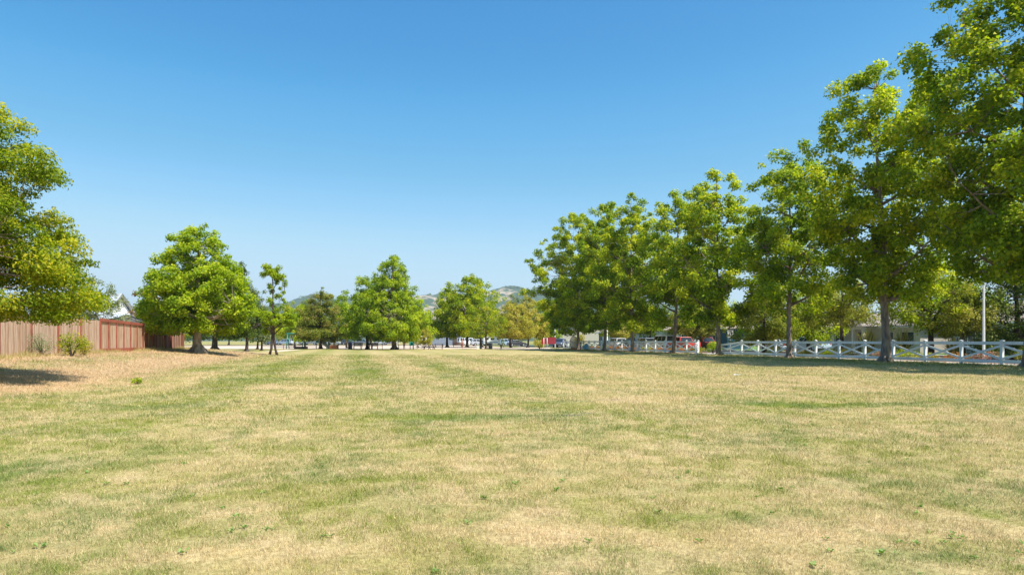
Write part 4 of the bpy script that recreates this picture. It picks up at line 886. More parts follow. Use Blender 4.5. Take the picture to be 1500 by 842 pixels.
house('blue grey shed with a dark doorway left of the middle tree cluster', 0, 0, 6, 8.2, 3.1, 0.5, S_SHED, R_METAL, kind='gable_y', name='shed', cat='shed', loc=(at(652, 190)+Vector((0, 0, 0))), rz=PI/2, door=(-2.7, 1.2, 2.4), over=0.25)
# behind the left fence
house('white gabled house with a pale metal roof above the wooden fence', 0, 0, 6.0, 3.0, 4.6, 2.7, S_WHITE, R_METAL, kind='gable_x', loc=at(176, 88), rz=math.radians(150), wins=((0, 4.0, 1.0, 1.0),), over=0.55, trim=noisy('grey_trim', (0.25, 0.28, 0.32)))
house('low garden shed with a white metal roof just above the red framed fence', 0, 0, 3.2, 4.2, 2.7, 0.75, S_GREY, R_METAL, kind='gable_x', name='garden_shed', cat='shed', loc=at(184, 58), rz=math.radians(150), over=0.35)

# ================================================================== STREET THINGS ON THE RIGHT
GALV = noisy('galvanised_steel', (0.50, 0.51, 0.52), (0.40, 0.41, 0.42), scale=4, rough=0.45, metal=0.3)
BLACK = noisy('black_metal', (0.03, 0.03, 0.032), (0.02, 0.02, 0.022), rough=0.5)
def lamp(label, loc, H, r=0.09, mat=GALV, arm=1.5):
    t = thing('street_lamp', label, 'street lamp', loc, ROT)
    MB().tube([(0, 0, -0.05), (0, 0, 0.02), (0, 0, 0.25), (0, 0, 0.27), (0, 0, H)], [r*1.9, r*1.9, r*1.7, r, r*0.62], 14).build('pole', mat, t)
    MB().tube([(0, 0, H-0.2), (arm*0.5, 0, H+0.15), (arm, 0, H+0.2)], [r*0.5, r*0.4, r*0.35], 8).build('arm', mat, t)
    h = MB().box((arm+0.25, 0, H+0.2), (0.6, 0.24, 0.12)).build('lamp_head', mat, t, 0.03)
    MB().box((arm+0.28, 0, H+0.13), (0.4, 0.18, 0.03)).build('lens', glassy('lamp_lens', (0.6, 0.6, 0.55)), h)
p = at(1441, 40.5); lamp('tall grey street lamp pole behind the white fence near the right edge', (p.x, p.y, 0), 5.2, 0.085, noisy('lamp_grey', (0.34, 0.35, 0.36), (0.27, 0.28, 0.29), rough=0.6))
p = at(889.5, 102); lamp('slim white street lamp pole behind the farther white fence', (p.x, p.y, 0), 5.4, 0.07, WHITE, 0.9)
p = at(813, 128); lamp('slim pale street lamp pole beside the tan building', (p.x, p.y, 0), 5.6, 0.07, GALV, 0.9)

def speed_sign():
    p = at(1070, 70); t = thing('speed_limit_sign', 'white speed limit sign on a thin post right of the forking plane trunk', 'sign', (p.x, p.y, 0), math.radians(2))
    MB().box((0, 0.03, 1.0), (0.06, 0.035, 2.4)).build('post', GALV, t)
    z = 2.0; MB().box((0, 0, z), (0.61, 0.012, 0.76)).build('sign_plate', noisy('sign_white', (0.82, 0.82, 0.80), (0.78, 0.78, 0.76), rough=0.4), t, 0.004)
    K = noisy('sign_black', (0.012, 0.012, 0.012), (0.01, 0.01, 0.01), rough=0.5)
    fr = MB()
    for sx in (-1, 1): fr.box((sx*0.285, -0.009, z), (0.012, 0.004, 0.70))
    for sz in (-1, 1): fr.box((0, -0.0095, z+sz*0.355), (0.575, 0.004, 0.012))
    fr.build('sign_border', K, t)
    for s, zz, sc in (('SPEED', z+0.245, 0.155), ('LIMIT', z+0.10, 0.155), ('25', z-0.25, 0.40)):
        cu = bpy.data.curves.new('lettering', 'FONT'); cu.body = s; cu.size = sc; cu.align_x = 'CENTER'; cu.extrude = 0.002; cu.offset = 0.006
        tmp = bpy.data.objects.new('lettering', cu); C.objects.link(tmp)
        dg = bpy.context.evaluated_depsgraph_get(); me = bpy.data.meshes.new_from_object(tmp.evaluated_get(dg)); bpy.data.objects.remove(tmp)
        me.materials.clear(); me.materials.append(K); o = bpy.data.objects.new('lettering', me); C.objects.link(o); o.parent = t
        o.location = (0, -0.0105, zz); o.rotation_euler = (PI/2, 0, 0)
speed_sign()

# ---- vehicles
TYRE = noisy('tyre_rubber', (0.02, 0.02, 0.02), (0.015, 0.015, 0.015), rough=0.8)
def vehicle(label, loc, rz, style, col, name, cat, group='parked vehicles'):
    t = thing(name, label, cat, loc, rz, group)
    pm = paint('car_paint_%02d_%02d_%02d' % tuple(int(c*99) for c in col), col)
    if style == 'sedan':
        L, Wd = 4.5, 1.78; lower = [(-2.2, .32), (-2.25, .62), (-2.15, .9), (-1.55, 1.0), (1.15, .98), (2.05, .80), (2.25, .6), (2.22, .32)]; cab = [(-1.75, .985), (-1.15, 1.42), (0.25, 1.45), (1.15, .965)]
    elif style == 'suv':
        L, Wd = 4.7, 1.88; lower = [(-2.3, .38), (-2.33, .75), (-2.28, 1.08), (1.05, 1.06), (2.1, .94), (2.3, .7), (2.28, .38)]; cab = [(-2.22, 1.06), (-2.0, 1.68), (0.3, 1.72), (1.15, 1.05)]
    elif style == 'van':
        L, Wd = 5.2, 1.95; lower = [(-2.55, .38), (-2.6, .75), (-2.58, 1.15), (1.55, 1.13), (2.35, .98), (2.6, .7), (2.58, .38)]; cab = [(-2.56, 1.13), (-2.45, 2.0), (0.9, 2.02), (1.7, 1.12)]
    else:
        L, Wd = 5.5, 1.95; lower = [(-2.7, .5), (-2.72, .75), (-2.70, 1.12), (1.2, 1.12), (2.5, 1.04), (2.72, .8), (2.70, .45)]; cab = [(-0.85, 1.11), (-0.65, 1.76), (0.65, 1.78), (1.35, 1.11)]
    # body loft: three sections across, the outer ones pulled in
    def loft(prof, half, inset, topin=0.0):
        zmin = min(z for _, z in prof); zmax = max(z for _, z in prof); secs = []
        for y, sc, k in ((-half, 0.975, 1), (-half+inset, 1.0, 0), (half-inset, 1.0, 0), (half, 0.975, 1)):
            s = []
            for x, z in prof:
                f = (z-zmin)/(zmax-zmin); yy = y*(1-topin*f)
                s.append((x*sc, yy, z - (0.03*k if f > 0.6 else 0)))
            secs.append(s)
        n_ = len(prof); vs = [q for s in secs for q in s]
        fs = [tuple(range(n_)), tuple(reversed(range(3*n_, 4*n_)))] + [(a*n_+i, (a+1)*n_+i, (a+1)*n_+(i+1) % n_, a*n_+(i+1) % n_) for a in range(3) for i in range(n_)]
        return vs, fs
    b = MB(); vs, fs = loft(lower, Wd/2, 0.1); b.add(vs, fs); vs, fs = loft(cab, Wd/2-0.07, 0.1, 0.16); b.add(vs, fs)
    b.build('body', pm, t, 0.02)
    G = glassy('car_glass', (0.02, 0.025, 0.03))
    (x0, z0), (x1, z1), (x2, z2), (x3, z3) = cab
    def lerp(a, b_, q): return a+(b_-a)*q
    hw = Wd/2-0.07
    def sideq(xa, xb, sgn):
        # window between fractional positions on the cab side
        def P(fx, fz):
            xl = lerp(x0, x1, fz); xr = lerp(x3, x2, fz); zl = lerp(z0, z1, fz); y = hw*(1-0.16*fz)+0.012
            return (lerp(xl, xr, fx), sgn*y, lerp(zl, lerp(z3, z2, fz), fx))
        q = [P(xa, .12), P(xb, .12), P(xb, .86), P(xa, .86)]
        q2 = [(a, b_-sgn*0.03, c) for a, b_, c in q]
        return MB().add(q+q2, [(0, 1, 2, 3) if sgn < 0 else (3, 2, 1, 0), (4, 7, 6, 5), (0, 4, 5, 1), (1, 5, 6, 2), (2, 6, 7, 3), (3, 7, 4, 0)])
    for sg in (-1, 1):
        cuts = ((.06, .34), (.38, .64), (.68, .93)) if style != 'pickup' else ((.12, .46), (.52, .90))
        for xa, xb in cuts: sideq(xa, xb, sg).build('side_window', G, t)
    def endq(xa, za, xb, zb, off):
        q = [(xa+off, -hw*.86, lerp(za, zb, .1)), (xa+off, hw*.86, lerp(za, zb, .1)), (xb+off, hw*.74, lerp(za, zb, .9)), (xb+off, -hw*.74, lerp(za, zb, .9))]
        return MB().add(q+[(a-off*2.2, b_, c) for a, b_, c in q], [(0, 1, 2, 3), (7, 6, 5, 4), (0, 4, 5, 1), (1, 5, 6, 2), (2, 6, 7, 3), (3, 7, 4, 0)])
    endq(lerp(x3, x2, .1), z3, lerp(x3, x2, .9), z2, 0.02).build('windscreen', G, t); endq(lerp(x0, x1, .1), z0, lerp(x0, x1, .9), z1, -0.02).build('rear_window', G, t)
    wr = 0.33 if style == 'sedan' else 0.38
    for wx in (-L*0.30, L*0.31):
        for sg in (-1, 1):
            w = MB().tube([(wx, sg*(Wd/2-0.20), wr), (wx, sg*(Wd/2+0.012), wr)], wr, 20).build('wheel', TYRE, t)
            MB().tube([(wx, sg*(Wd/2), wr), (wx, sg*(Wd/2+0.03), wr)], [wr*0.62, wr*0.5], 14).build('rim', GALV, w)
    fx = max(x for x, _ in lower); rx = min(x for x, _ in lower)
    for sg in (-1, 1):
        MB().box((fx-0.10, sg*(Wd/2-0.25), 0.72), (0.12, 0.34, 0.14)).build('headlight', glassy('headlight_glass', (0.6, 0.62, 0.65)), t, 0.02)
        MB().box((rx+0.05, sg*(Wd/2-0.17), 0.88), (0.06, 0.16, 0.22)).build('tail_light', paint('tail_red', (0.35, 0.01, 0.01)), t, 0.01)
    for zc, xx in ((0.45, fx-0.03), (0.48, rx+0.03)): MB().box((xx, 0, zc), (0.12, Wd-0.2, 0.16)).build('bumper', BLACK if style != 'sedan' else pm, t, 0.02)
    if style == 'pickup':
        MB().box((-1.82, 0, 1.124), (1.55, Wd-0.35, 0.012)).build('cargo_bed', BLACK, t)
    return t
RV = ROT+PI/2
def park(px, u, style, col, name, cat, label, flip=0):
    Y = u/(0.000974*(px-518)); p = at(px, Y); vehicle(label, (p.x, p.y, 0.014), RV+flip*PI, style, col, name, cat, 'vehicles parked along the side street')
park(1001, 40.0, 'pickup', (0.52, 0.045, 0.03), 'pickup_truck', 'truck', 'red pickup truck parked left of the forking plane trunk')
park(1032, 45.6, 'pickup', (0.42, 0.04, 0.03), 'pickup_truck', 'truck', 'darker red pickup truck seen through the street entrance gap', 1)
park(972, 40.2, 'van', (0.62, 0.63, 0.65), 'van', 'van', 'white and silver van parked behind the farther white fence')
park(944, 40.2, 'suv', (0.18, 0.22, 0.28), 'parked_car', 'car', 'slate blue car parked left of the silver van')
park(921, 40.2, 'sedan', (0.04, 0.06, 0.09), 'parked_car', 'car', 'dark navy car parked behind the farther fence, beside a plane trunk')
park(903, 40.2, 'suv', (0.70, 0.71, 0.72), 'parked_car', 'car', 'white car parked right of the slim white lamp pole')
park(1140, 45.8, 'sedan', (0.55, 0.57, 0.60), 'parked_car', 'car', 'silver car glimpsed over the white fence left of the slim plane trunk')
park(1185, 45.8, 'suv', (0.45, 0.55, 0.62), 'parked_car', 'car', 'pale blue car glimpsed over the white fence right of the slim plane trunk')
far_cars = [(398, 'sedan', (0.10, 0.13, 0.22), 'dark blue car behind the thin split trunk tree'), (416, 'suv', (0.30, 0.36, 0.45), 'blue grey car just left of the swing frame'),
            (433, 'van', (0.75, 0.77, 0.80), 'white van seen through the swing frame'), (455, 'suv', (0.25, 0.27, 0.30), 'grey car right of the swing frame'), (489, 'sedan', (0.35, 0.38, 0.40), 'grey car behind the beige play tower'),
            (511, 'suv', (0.05, 0.06, 0.09), 'black car left of the pale benches'), (556, 'sedan', (0.50, 0.52, 0.55), 'silver car right of the second pale bench'),
            (533, 'suv', (0.16, 0.19, 0.22), 'charcoal car behind the first pale bench'), (571, 'sedan', (0.22, 0.20, 0.27), 'purple grey car behind the cone shaped tree trunk')]
for px, st, col, lb in far_cars:
    p = at(px, 214 + (px % 7)*0.3); vehicle(lb, (p.x, p.y, 0.02), 0 if px % 2 else PI, st, col, 'parked_car', 'car', 'cars parked on the street beyond the playground')
for px, Y, st, col, lb in ((686, 176, 'van', (0.80, 0.80, 0.82), 'white van behind the middle tree cluster'), (703, 172, 'suv', (0.48, 0.50, 0.54), 'silver car left of the trash bin'),
                           (744, 165, 'suv', (0.35, 0.50, 0.66), 'light blue car right of the white camper'), (757, 160, 'sedan', (0.06, 0.06, 0.08), 'black car under the yellowing trees'),
                           (820, 131, 'suv', (0.07, 0.09, 0.14), 'dark blue car facing the lawn, right of the red panel')):
    p = at(px, Y); vehicle(lb, (p.x, p.y, 0.02), (0.3 if px != 820 else -PI/2-0.3), st, col, 'parked_car' if st != 'van' else 'van', 'car' if st != 'van' else 'van', 'cars parked behind the sand area')

def camper():
    p = at(725, 170); t = thing('camper', 'white camper van with a dark window strip behind the trash bin', 'camper', (p.x, p.y, 0.02), 0.1)
    MB().extrude([(-2.9, .5), (-2.9, 2.5), (2.2, 2.6), (2.9, 2.1), (2.6, 1.9), (2.9, 1.2), (3.0, .5)], -1.1, 1.1).build('body', paint('camper_white', (0.80, 0.81, 0.82)), t, 0.04)
    for x in (-2.1, -0.7, 0.9): MB().box((x, -1.11, 1.75), (0.9, 0.03, 0.5)).build('window', glassy('car_glass'), t)
    MB().box((0, -1.115, 0.95), (5.6, 0.02, 0.12)).build('stripe', noisy('stripe_blue', (0.10, 0.16, 0.30)), t)
    for x in (-1.8, 1.9):
        for s in (-1, 1): MB().tube([(x, s*0.9, .4), (x, s*1.13, .4)], .4, 18).build('wheel', TYRE, t)
camper()

# ================================================================== PLAYGROUND
TEAL = paint('teal_powder_coat', (0.02, 0.30, 0.24), 0.4, 0.2); TEAL_L = paint('turquoise_plastic', (0.05, 0.50, 0.50), 0.4, 0.1)
BEIGE = noisy('beige_timber', (0.55, 0.43, 0.32), (0.42, 0.32, 0.24)); ORANGE = noisy('orange_plastic', (0.60, 0.20, 0.08), (0.52, 0.17, 0.07), rough=0.5)
def swing():
    Y = 110; a = at(421.5, Y); b = at(444.5, Y); t = thing('swing_frame', 'green metal swing frame at the left of the playground', 'swing', ((a+b)/2), 0)
    w = (b-a).length/2; H = 2.45
    MB().tube([(-w-.25, 0, H), (w+.25, 0, H)], 0.10, 10).build('top_beam', TEAL, t)
    for s in (-1, 1):
        for q in (-1, 1): MB().tube([(s*w, q*0.7, -0.05), (s*w, 0, H)], 0.065, 10).build('leg', TEAL, t)
    for s in (-0.5, 0.5):
        st = MB().box((s*w, 0.0, 0.55), (0.5, 0.22, 0.05)).build('seat', BLACK, t)
        for q in (-1, 1): MB().tube([(s*w+q*0.24, 0, 0.55), (s*w+q*0.2, 0, H)], 0.012, 6).build('chain', GALV, st)
swing()
def rail_fence():
    Y = 105.5; a = at(383, Y); b = at(560, Y); t = thing('low_rail_fence', 'low black rail fence in front of the playground', 'fence', (a.x, a.y, 0)); L = b.x-a.x
    n = 11
    for i in range(n+1): MB().tube([(L*i/n, 0, -0.05), (L*i/n, 0, 0.78)], 0.04, 8).build('post', BLACK, t)
    MB().tube([(0, 0, 0.74), (L, 0, 0.74)], 0.03, 8).build('top_rail', BLACK, t); MB().tube([(0, 0, 0.40), (L, 0, 0.40)], 0.018, 8).build('bottom_rail', BLACK, t)
rail_fence()
def edging():
    Y = 109.5; a = at(431, Y); b = at(444, Y); t = thing('sandbox_edge', 'brown timber sandbox under the swing frame', 'sandbox', ((a+b)/2).to_tuple()); w = (b.x-a.x)/2
    for y in (-0.0, 2.4): MB().box((0, y, .17), (w*2, .14, .36)).build('timber', noisy('brown_timber', (0.34, 0.16, 0.11)), t)
    for x in (-w, w): MB().box((x, 1.2, .17), (.14, 2.26, .35)).build('timber', noisy('brown_timber', (0.34, 0.16, 0.11)), t)
edging()
def slide():
    p = at(480, 109); t = thing('curved_slide', 'curved white slide beside the beige play tower', 'slide', p)
    pts = [(0.15 + 0.75*math.cos(2.2+2.6*q)-0.0, 0.75*math.sin(2.2+2.6*q)*0.8, 1.75-1.55*q) for q in np.linspace(0, 1, 14)]; pts.append((1.1, -0.6, 0.15))
    m = MB(); n_ = len(pts)
    vs = []
    for i, pt in enumerate(pts):
        d = (Vector(pts[min(i+1, n_-1)])-Vector(pts[max(i-1, 0)])); s = Vector((-d.y, d.x, 0)).normalized()
        for k, h in ((-.33, .26), (-.28, 0), (.28, 0), (.33, .26), (.36, .24), (.30, -.05), (-.30, -.05), (-.36, .24)): vs.append(Vector(pt)+s*k+Vector((0, 0, h)))
    fs = [(i*8+k, i*8+(k+1) % 8, (i+1)*8+(k+1) % 8, (i+1)*8+k) for i in range(n_-1) for k in range(8)]
    m.add(vs, fs, 0, False).build('chute', noisy('pale_plastic', (0.66, 0.68, 0.64), (0.6, 0.62, 0.58), rough=0.4), t)
    for x, y, h in ((-.35, .6, 1.7), (.15, 0, 1.2)): MB().tube([(x, y, -.05), (x, y, h)], .05, 8).build('post', TEAL, t)
slide()
def tower():
    p = at(486, 111); t = thing('play_tower', 'beige wooden play tower with a pointed mast right of the white slide', 'play tower', p)
    for x in (-.45, .45):
        for y in (-.45, .45): MB().box((x, y, .95), (.11, .11, 2.0)).build('post', BEIGE, t)
    MB().box((0, 0, 1.05), (1.02, 1.02, .08)).build('deck', BEIGE, t)
    for y in (-.52, .52): MB().box((0, y, 1.75), (1.15, .04, .24)).build('railing', BEIGE, t)
    MB().tube([(0, 0, 1.09), (0, 0, 2.2), (0, 0, 2.75)], [.12, .11, .03], 8).build('mast', BEIGE, t)
    for x in (-.52, .52): MB().box((x, 0, .5), (.04, .8, .9)).build('climb_panel', BEIGE, t)
tower()
p = at(465, 112); t = thing('green_panel', 'square green play panel on two posts near the slide', 'play panel', p)
MB().box((0, 0, 1.35), (.55, .06, .75)).build('board', TEAL, t, .02)
for x in (-.25, .25): MB().tube([(x, .06, -.05), (x, .06, 1.75)], .035, 8).build('post', TEAL, t)
def crate():
    a = at(484, 106.2); b = at(495, 106.2); t = thing('orange_play_box', 'low orange and pink play box in front of the beige tower', 'play box', ((a+b)/2)); w = (b.x-a.x)
    MB().box((0, 0, .3), (w, .8, .56)).build('body', ORANGE, t, .03); MB().box((0, 0, .6), (w+.06, .86, .05)).build('lid', noisy('pink_plastic', (0.66, 0.36, 0.28)), t)
crate()
PINKW = noisy('pinkish_bench_slats', (0.56, 0.42, 0.38), (0.48, 0.35, 0.31))
def bench(label, px, Y, w, rz=0.0, mat=None, name='park_bench'):
    mat = mat or PINKW; p = at(px, Y); t = thing(name, label, 'bench', p, rz, 'benches around the playground')
    s = MB(); [s.box((0, -.18+k*.12, .45), (w, .10, .035)) for k in range(4)]; s.build('seat', mat, t)
    b_ = MB(); [b_.box((0, .27+k*.03, .58+k*.13), (w, .03, .11)) for k in range(4)]; b_.build('backrest', mat, t)
    for x in (-w*.42, w*.42):
        MB().box((x, -.15, .21), (.06, .06, .44)).build('leg', BLACK, t); MB().beam((x, .22, -.02), (x, .37, 1.0), .06, .05).build('leg', BLACK, t)
bench('pale pinkish park bench behind the low rail fence, left of the forked trunk', 524, 107.5, 1.45)
bench('second pale bench just right of the twin topped tree trunk', 549, 108, 1.0)
bench('brown park bench left of the standing person near the shed', 670, 128, 1.7, 0, noisy('brown_slats', (0.25, 0.13, 0.10)))
def bin_(label, px, Y, mat, r=.32, h=.95, name='trash_bin'):
    p = at(px, Y); t = thing(name, label, 'trash bin', p)
    MB().tube([(0, 0, -0.02), (0, 0, .05), (0, 0, .1), (0, 0, h-.12), (0, 0, h-.06)], [r*.9, r*.95, r, r, r*1.04], 20).build('body', mat, t)
    MB().tube([(0, 0, h-.06), (0, 0, h), (0, 0, h+.07)], [r*1.08, r*1.0, r*.45], 20).build('lid', mat, t)
bin_('dark slate trash bin on the lawn edge beside the small twiggy tree', 718.5, 107, noisy('slate_plastic', (0.06, 0.075, 0.10), (0.05, 0.06, 0.08), rough=.5))
bin_('grey purple trash bin left of the first pale bench', 513, 110, noisy('purple_grey_plastic', (0.20, 0.17, 0.25), (0.17, 0.14, 0.2), rough=.5), .34, 1.0)
def play_panel():
    p = at(603, 106); t = thing('climbing_panel', 'turquoise climbing panel with dark holes on red brown legs', 'play panel', p)
    m = MB(); 
    for x in (-.30, .30): m.box((x, 0, 1.45), (.22, .07, 1.75))
    for k in range(5): m.box((0, 0, .64+k*.40), (.379, .068, .16))
    m.build('board', TEAL_L, t, .01)
    MB().box((0, .05, 1.45), (.6, .03, 1.6)).build('backing', noisy('dark_teal', (0.01, 0.08, 0.09)), t)
    for x in (-.25, .25): MB().box((x, .10, .9), (.1, .1, 1.9)).build('leg', noisy('red_brown_metal', (0.25, 0.10, 0.07)), t)
    MB().add([(-.5, -.3, 2.36), (.5, -.3, 2.36), (.5, .4, 2.36), (-.5, .4, 2.36), (0, .05, 2.75)], [(0, 1, 4), (1, 2, 4), (2, 3, 4), (3, 0, 4), (3, 2, 1, 0)]).build('canopy', TEAL, t)
play_panel()
def post_row():
    p = at(609, 112); t = thing('play_structure', 'open play structure of pale posts and a deck right of the turquoise panel', 'play structure', p)
    for x in (-0.6, .2, .9, 1.6):
        for y in (0, 1.1): MB().tube([(x, y, -.05), (x, y, 2.15)], .05, 8).build('post', WHITE, t)
    MB().box((.5, .55, .9), (2.3, 1.15, .08)).build('deck', noisy('red_brown_metal', (0.25, 0.10, 0.07)), t)
    for z in (1.3, 1.7): MB().tube([(-.6, 0, z), (1.6, 0, z)], .025, 6).build('rail', ORANGE, t)
post_row()
p = at(584, 108); t = thing('shade_pole', 'tall pale pole right of the cone shaped tree trunk', 'pole', p)
MB().tube([(0, 0, -.05), (0, 0, 2.3)], .07, 10).build('pole', WHITE, t); MB().tube([(0, 0, 2.3), (0, 0, 2.42)], [.1, .03], 10).build('cap', WHITE, t)
p = at(676 + 186, 100); 
def table(label, px, Y, rz=0.0, mat=None):
    mat = mat or noisy('dark_table_wood', (0.13, 0.08, 0.06), (0.09, 0.055, 0.045)); p = at(px, Y); t = thing('picnic_table', label, 'picnic table', p, rz, 'picnic tables')
    m = MB(); [m.box((0, -.3+k*.15, .74), (1.8, .14, .04)) for k in range(5)]; m.build('table_top', mat, t)
    for s in (-1, 1): MB().box((0, s*.72, .45), (1.8, .26, .04)).build('seat', mat, t)
    for x in (-.7, .7):
        f = MB(); f.beam((x, -.6, -.02), (x, -.15, .72), .05, .09); f.beam((x, .6, -.02), (x, .15, .72), .05, .09); f.box((x+.05, 0, .41), (.045, 1.7, .09)); f.build('frame', mat, t)
table('dark picnic table at the lawn edge right of the bushy young tree', 629, 104, 1.2); table('dark picnic table right of the bushy young tree, second along the lawn edge', 641, 104.5, 0.2)
table('dark picnic table in front of the blue grey shed', 643, 130)
p = at(702, 108); t = thing('utility_box', 'low white and black utility box left of the trash bin', 'utility box', p)
MB().box((-.18, 0, .25), (.42, .4, .54)).build('cabinet', WHITE, t, .02); MB().box((.24, 0, .22), (.34, .4, .48)).build('meter_box', BLACK, t, .02)
# red folding panel with white legs, at the end of the sand
p = at(802, 112); t = thing('red_canopy', 'small red canopy on white posts left of the dark blue car', 'canopy', p, -0.2)
MB().add([(-.9, -.7, .75), (.1, -.7, .75), (.1, -.7, 1.85), (-.9, -.7, 1.6), (-.9, -.66, .75), (.1, -.66, .75), (.1, -.66, 1.85), (-.9, -.66, 1.6)], [(0, 1, 2, 3), (7, 6, 5, 4), (0, 4, 5, 1), (1, 5, 6, 2), (2, 6, 7, 3), (3, 7, 4, 0)]).build('front_panel', noisy('red_canvas', (0.50, 0.055, 0.035), (0.42, 0.045, 0.03)), t)
MB().add([(.11, -.7, .75), (1.3, .7, .8), (1.3, .7, 1.9), (.11, -.7, 1.85), (.09, -.66, .75), (1.28, .74, .8), (1.28, .74, 1.9), (.09, -.66, 1.85)], [(0, 1, 2, 3), (7, 6, 5, 4), (0, 4, 5, 1), (1, 5, 6, 2), (2, 6, 7, 3), (3, 7, 4, 0)]).build('side_panel', noisy('dark_red_canvas', (0.22, 0.02, 0.03), (0.18, 0.02, 0.025)), t)
for x, y in ((-.5, -.74), (.04, -.74), (-.5, .7), (1.2, .68)): MB().tube([(x, y, -.05), (x, y, 1.8)], .05, 8).build('post', WHITE, t)
# rope climber: oval ring with netting
def ring():
    p = at(840.5, 101); t = thing('rope_climber', 'tan oval rope climber with a pale rim left of the last plane trunk', 'climber', p, 0.1)
    a, b = .56, .98; zc = 1.0
    el = [(a*math.cos(q), 0, zc+b*math.sin(q)) for q in np.linspace(0, 2*PI, 33)]
    MB().tube(el, .05, 8, cap=False).build('rim', noisy('pale_rim', (0.62, 0.56, 0.48)), t)
    m = MB(); NETM = noisy('tan_rope', (0.48, 0.36, 0.25), (0.36, 0.26, 0.18))
    for k in range(-5, 6):
        x = k*a/6; h = b*math.sqrt(max(0, 1-(x/a)**2)); m.tube([(x, 0, zc-h), (x, 0.08*math.cos(x*3), zc), (x, 0, zc+h)], .022, 5)
    for k in range(-8, 9):
        z = k*b/9; w = a*math.sqrt(max(0, 1-(z/b)**2)); m.tube([(-w, 0, zc+z), (0, 0.08, zc+z), (w, 0, zc+z)], .022, 5)
    m.build('net', NETM, t)
    MB().box((0, 0, .13), (.85, .5, .3)).build('base', ORANGE, t, .05)
ring()
p = at(859, 99); t = thing('play_tent', 'small light blue play tent at the left end of the white fence', 'tent', p)
MB().add([(-.5, -.45, 0), (.5, -.45, 0), (.5, .45, 0), (-.5, .45, 0), (-.42, -.38, .55), (.42, -.38, .55), (.42, .38, .55), (-.42, .38, .55), (0, 0, .95)],
         [(3, 2, 1, 0), (0, 1, 5, 4), (1, 2, 6, 5), (2, 3, 7, 6), (3, 0, 4, 7), (4, 5, 8), (5, 6, 8), (6, 7, 8), (7, 4, 8)]).build('canvas', noisy('blue_canvas', (0.14, 0.42, 0.62), (0.12, 0.36, 0.54)), t)
MB().box((.12, -.43, .28), (.3, .03, .46)).build('flap', noisy('pale_blue_canvas', (0.4, 0.6, 0.7)), t)

# pale litter on the lawn
p = at(1080, 26); t = MB()
t.add([(-.13, -.05, .035), (.02, -.08, .05), (.14, -.02, .036), (.11, .07, .055), (-.03, .06, .04), (-.12, .05, .06), (-.13, -.05, .031), (.02, -.08, .046), (.14, -.02, .032), (.11, .07, .051), (-.03, .06, .036), (-.12, .05, .056)],
      [(0, 1, 4, 5), (1, 2, 3, 4), (11, 10, 7, 6), (10, 9, 8, 7), (0, 6, 7, 1), (1, 7, 8, 2), (2, 8, 9, 3), (3, 9, 10, 4), (4, 10, 11, 5), (5, 11, 6, 0)])
o = t.build('paper_scrap', WHITE); o.location = (p.x, p.y, gz(p.x, p.y)); tag(o, 'crumpled white paper scrap lying on the dry lawn', 'litter')

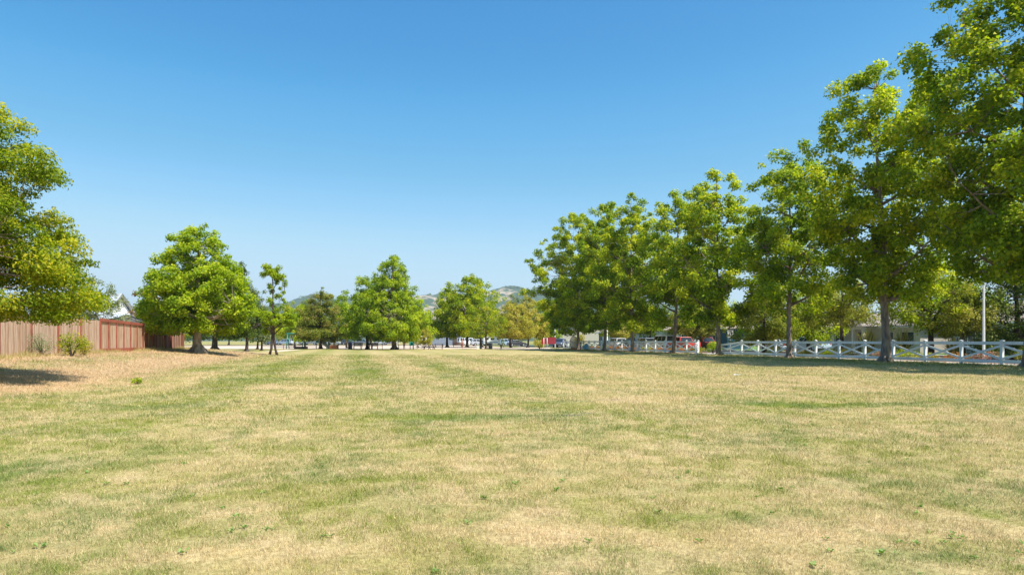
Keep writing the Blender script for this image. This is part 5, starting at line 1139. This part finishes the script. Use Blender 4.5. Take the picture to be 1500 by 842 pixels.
# ================================================================== PEOPLE
SKIN = noisy('skin', (0.45, 0.28, 0.20), (0.40, 0.25, 0.18), rough=.6)
def skin_obj(name, verts, edges, rad, mat, parent, sub=1):
    me = bpy.data.meshes.new(name); me.from_pydata(verts, edges, []); me.materials.append(mat)
    o = bpy.data.objects.new(name, me); C.objects.link(o); o.parent = parent
    m = o.modifiers.new('skin', 'SKIN'); m.use_smooth_shade = True
    sv = me.skin_vertices[0].data if me.skin_vertices else None
    if sv is None:
        bpy.context.view_layer.objects.active = o
        sv = me.skin_vertices[0].data
    for i, r in enumerate(rad): sv[i].radius = (r[0], r[1]) if isinstance(r, tuple) else (r, r)
    sv[0].use_root = True
    s = o.modifiers.new('sub', 'SUBSURF'); s.levels = sub; s.render_levels = sub; return o
def person(label, px, Y, H, shirt, trou, hair, rz=0.0, stride=0.12, arm=0.15):
    p = at(px, Y); t = thing('person', label, 'person', p, rz); k = H/1.75
    def S(l): return [tuple(c*k for c in v) for v in l]
    V_ = S([(0, 0, .95), (0, 0, 1.15), (0, 0, 1.38), (0, 0, 1.47), (0, 0, 1.55), (0, -.01, 1.64), (0, 0, 1.73),
            (.09, 0, .90), (.10, -stride, .50), (.10, -stride*.7, .09), (.11, -stride*.7-.15, .04),
            (-.09, 0, .90), (-.10, stride*.6, .50), (-.10, stride+.02, .09), (-.11, stride-.12, .04),
            (.19, 0, 1.40), (.24+arm*.3, .02, 1.13), (.23+arm*.5, -.10, .90), (.23+arm*.5, -.13, .80),
            (-.19, 0, 1.40), (-.25, .0, 1.13), (-.25, -.07, .90), (-.25, -.10, .80)])
    E = [(0, 1), (1, 2), (2, 3), (3, 4), (4, 5), (5, 6), (0, 7), (7, 8), (8, 9), (9, 10), (0, 11), (11, 12), (12, 13), (13, 14), (2, 15), (15, 16), (16, 17), (17, 18), (2, 19), (19, 20), (20, 21), (21, 22)]
    R_ = [(.13, .09), (.12, .085), (.14, .09), .055, (.07, .08), (.08, .1), (.05, .06), .08, .055, .035, (.04, .025), .08, .055, .035, (.04, .025), .05, .04, .03, .035, .05, .04, .03, .035]
    R_ = [tuple(c*k for c in r) if isinstance(r, tuple) else r*k for r in R_]
    skin_obj('body', V_, E, R_, SKIN, t)
    si = [0, 1, 2, 15, 16, 19, 20]; mp = {a: i for i, a in enumerate(si)}
    skin_obj('shirt', [V_[i] for i in si], [(mp[a], mp[b]) for a, b in E if a in mp and b in mp], [(.155*k, .115*k), (.145*k, .11*k), (.165*k, .115*k), .07*k, .058*k, .07*k, .058*k], shirt, t)
    si = [0, 7, 8, 9, 11, 12, 13]; mp = {a: i for i, a in enumerate(si)}
    skin_obj('trousers', [V_[i] for i in si], [(mp[a], mp[b]) for a, b in E if a in mp and b in mp], [(.15*k, .11*k), .10*k, .075*k, .055*k, .10*k, .075*k, .055*k], trou, t)
    skin_obj('hair', S([(0, .035, 1.60), (0, .03, 1.70), (0, .0, 1.75)]), [(0, 1), (1, 2)], [(.08*k, .07*k), (.09*k, .09*k), (.05*k, .06*k)], hair, t)
    f = MB()
    for s in (-1, 1): f.tube([(s*.032*k, -.098*k, 1.655*k), (s*.032*k, -.108*k, 1.655*k)], .011*k, 8)
    f.box((0, -.102*k, 1.595*k), (.05*k, .012*k, .012*k)); f.build('face_features', BLACK, t)
HAIR = noisy('dark_hair', (0.03, 0.02, 0.018), (0.02, 0.015, 0.012))
person('person in a red top with dark hair standing left of the turquoise panel', 592, 105, 1.35, noisy('red_cloth', (0.60, 0.09, 0.05), (0.5, 0.07, 0.04)), noisy('coral_cloth', (0.55, 0.22, 0.15), (0.45, 0.18, 0.12)), HAIR, 0.3)
person('person in a pale pink top and rust trousers standing right of the brown bench', 677.5, 117, 1.66, noisy('pale_pink_cloth', (0.62, 0.46, 0.42), (0.54, 0.4, 0.36)), noisy('rust_cloth', (0.40, 0.16, 0.11), (0.33, 0.13, 0.09)), HAIR, -0.4, .05)
person('person in a light top and dark trousers walking past the twin topped tree trunk', 543, 105.2, 1.68, noisy('light_cloth', (0.66, 0.58, 0.56), (0.58, 0.5, 0.48)), noisy('dark_cloth', (0.10, 0.07, 0.08), (0.07, 0.05, 0.06)), HAIR, 1.1, .2)
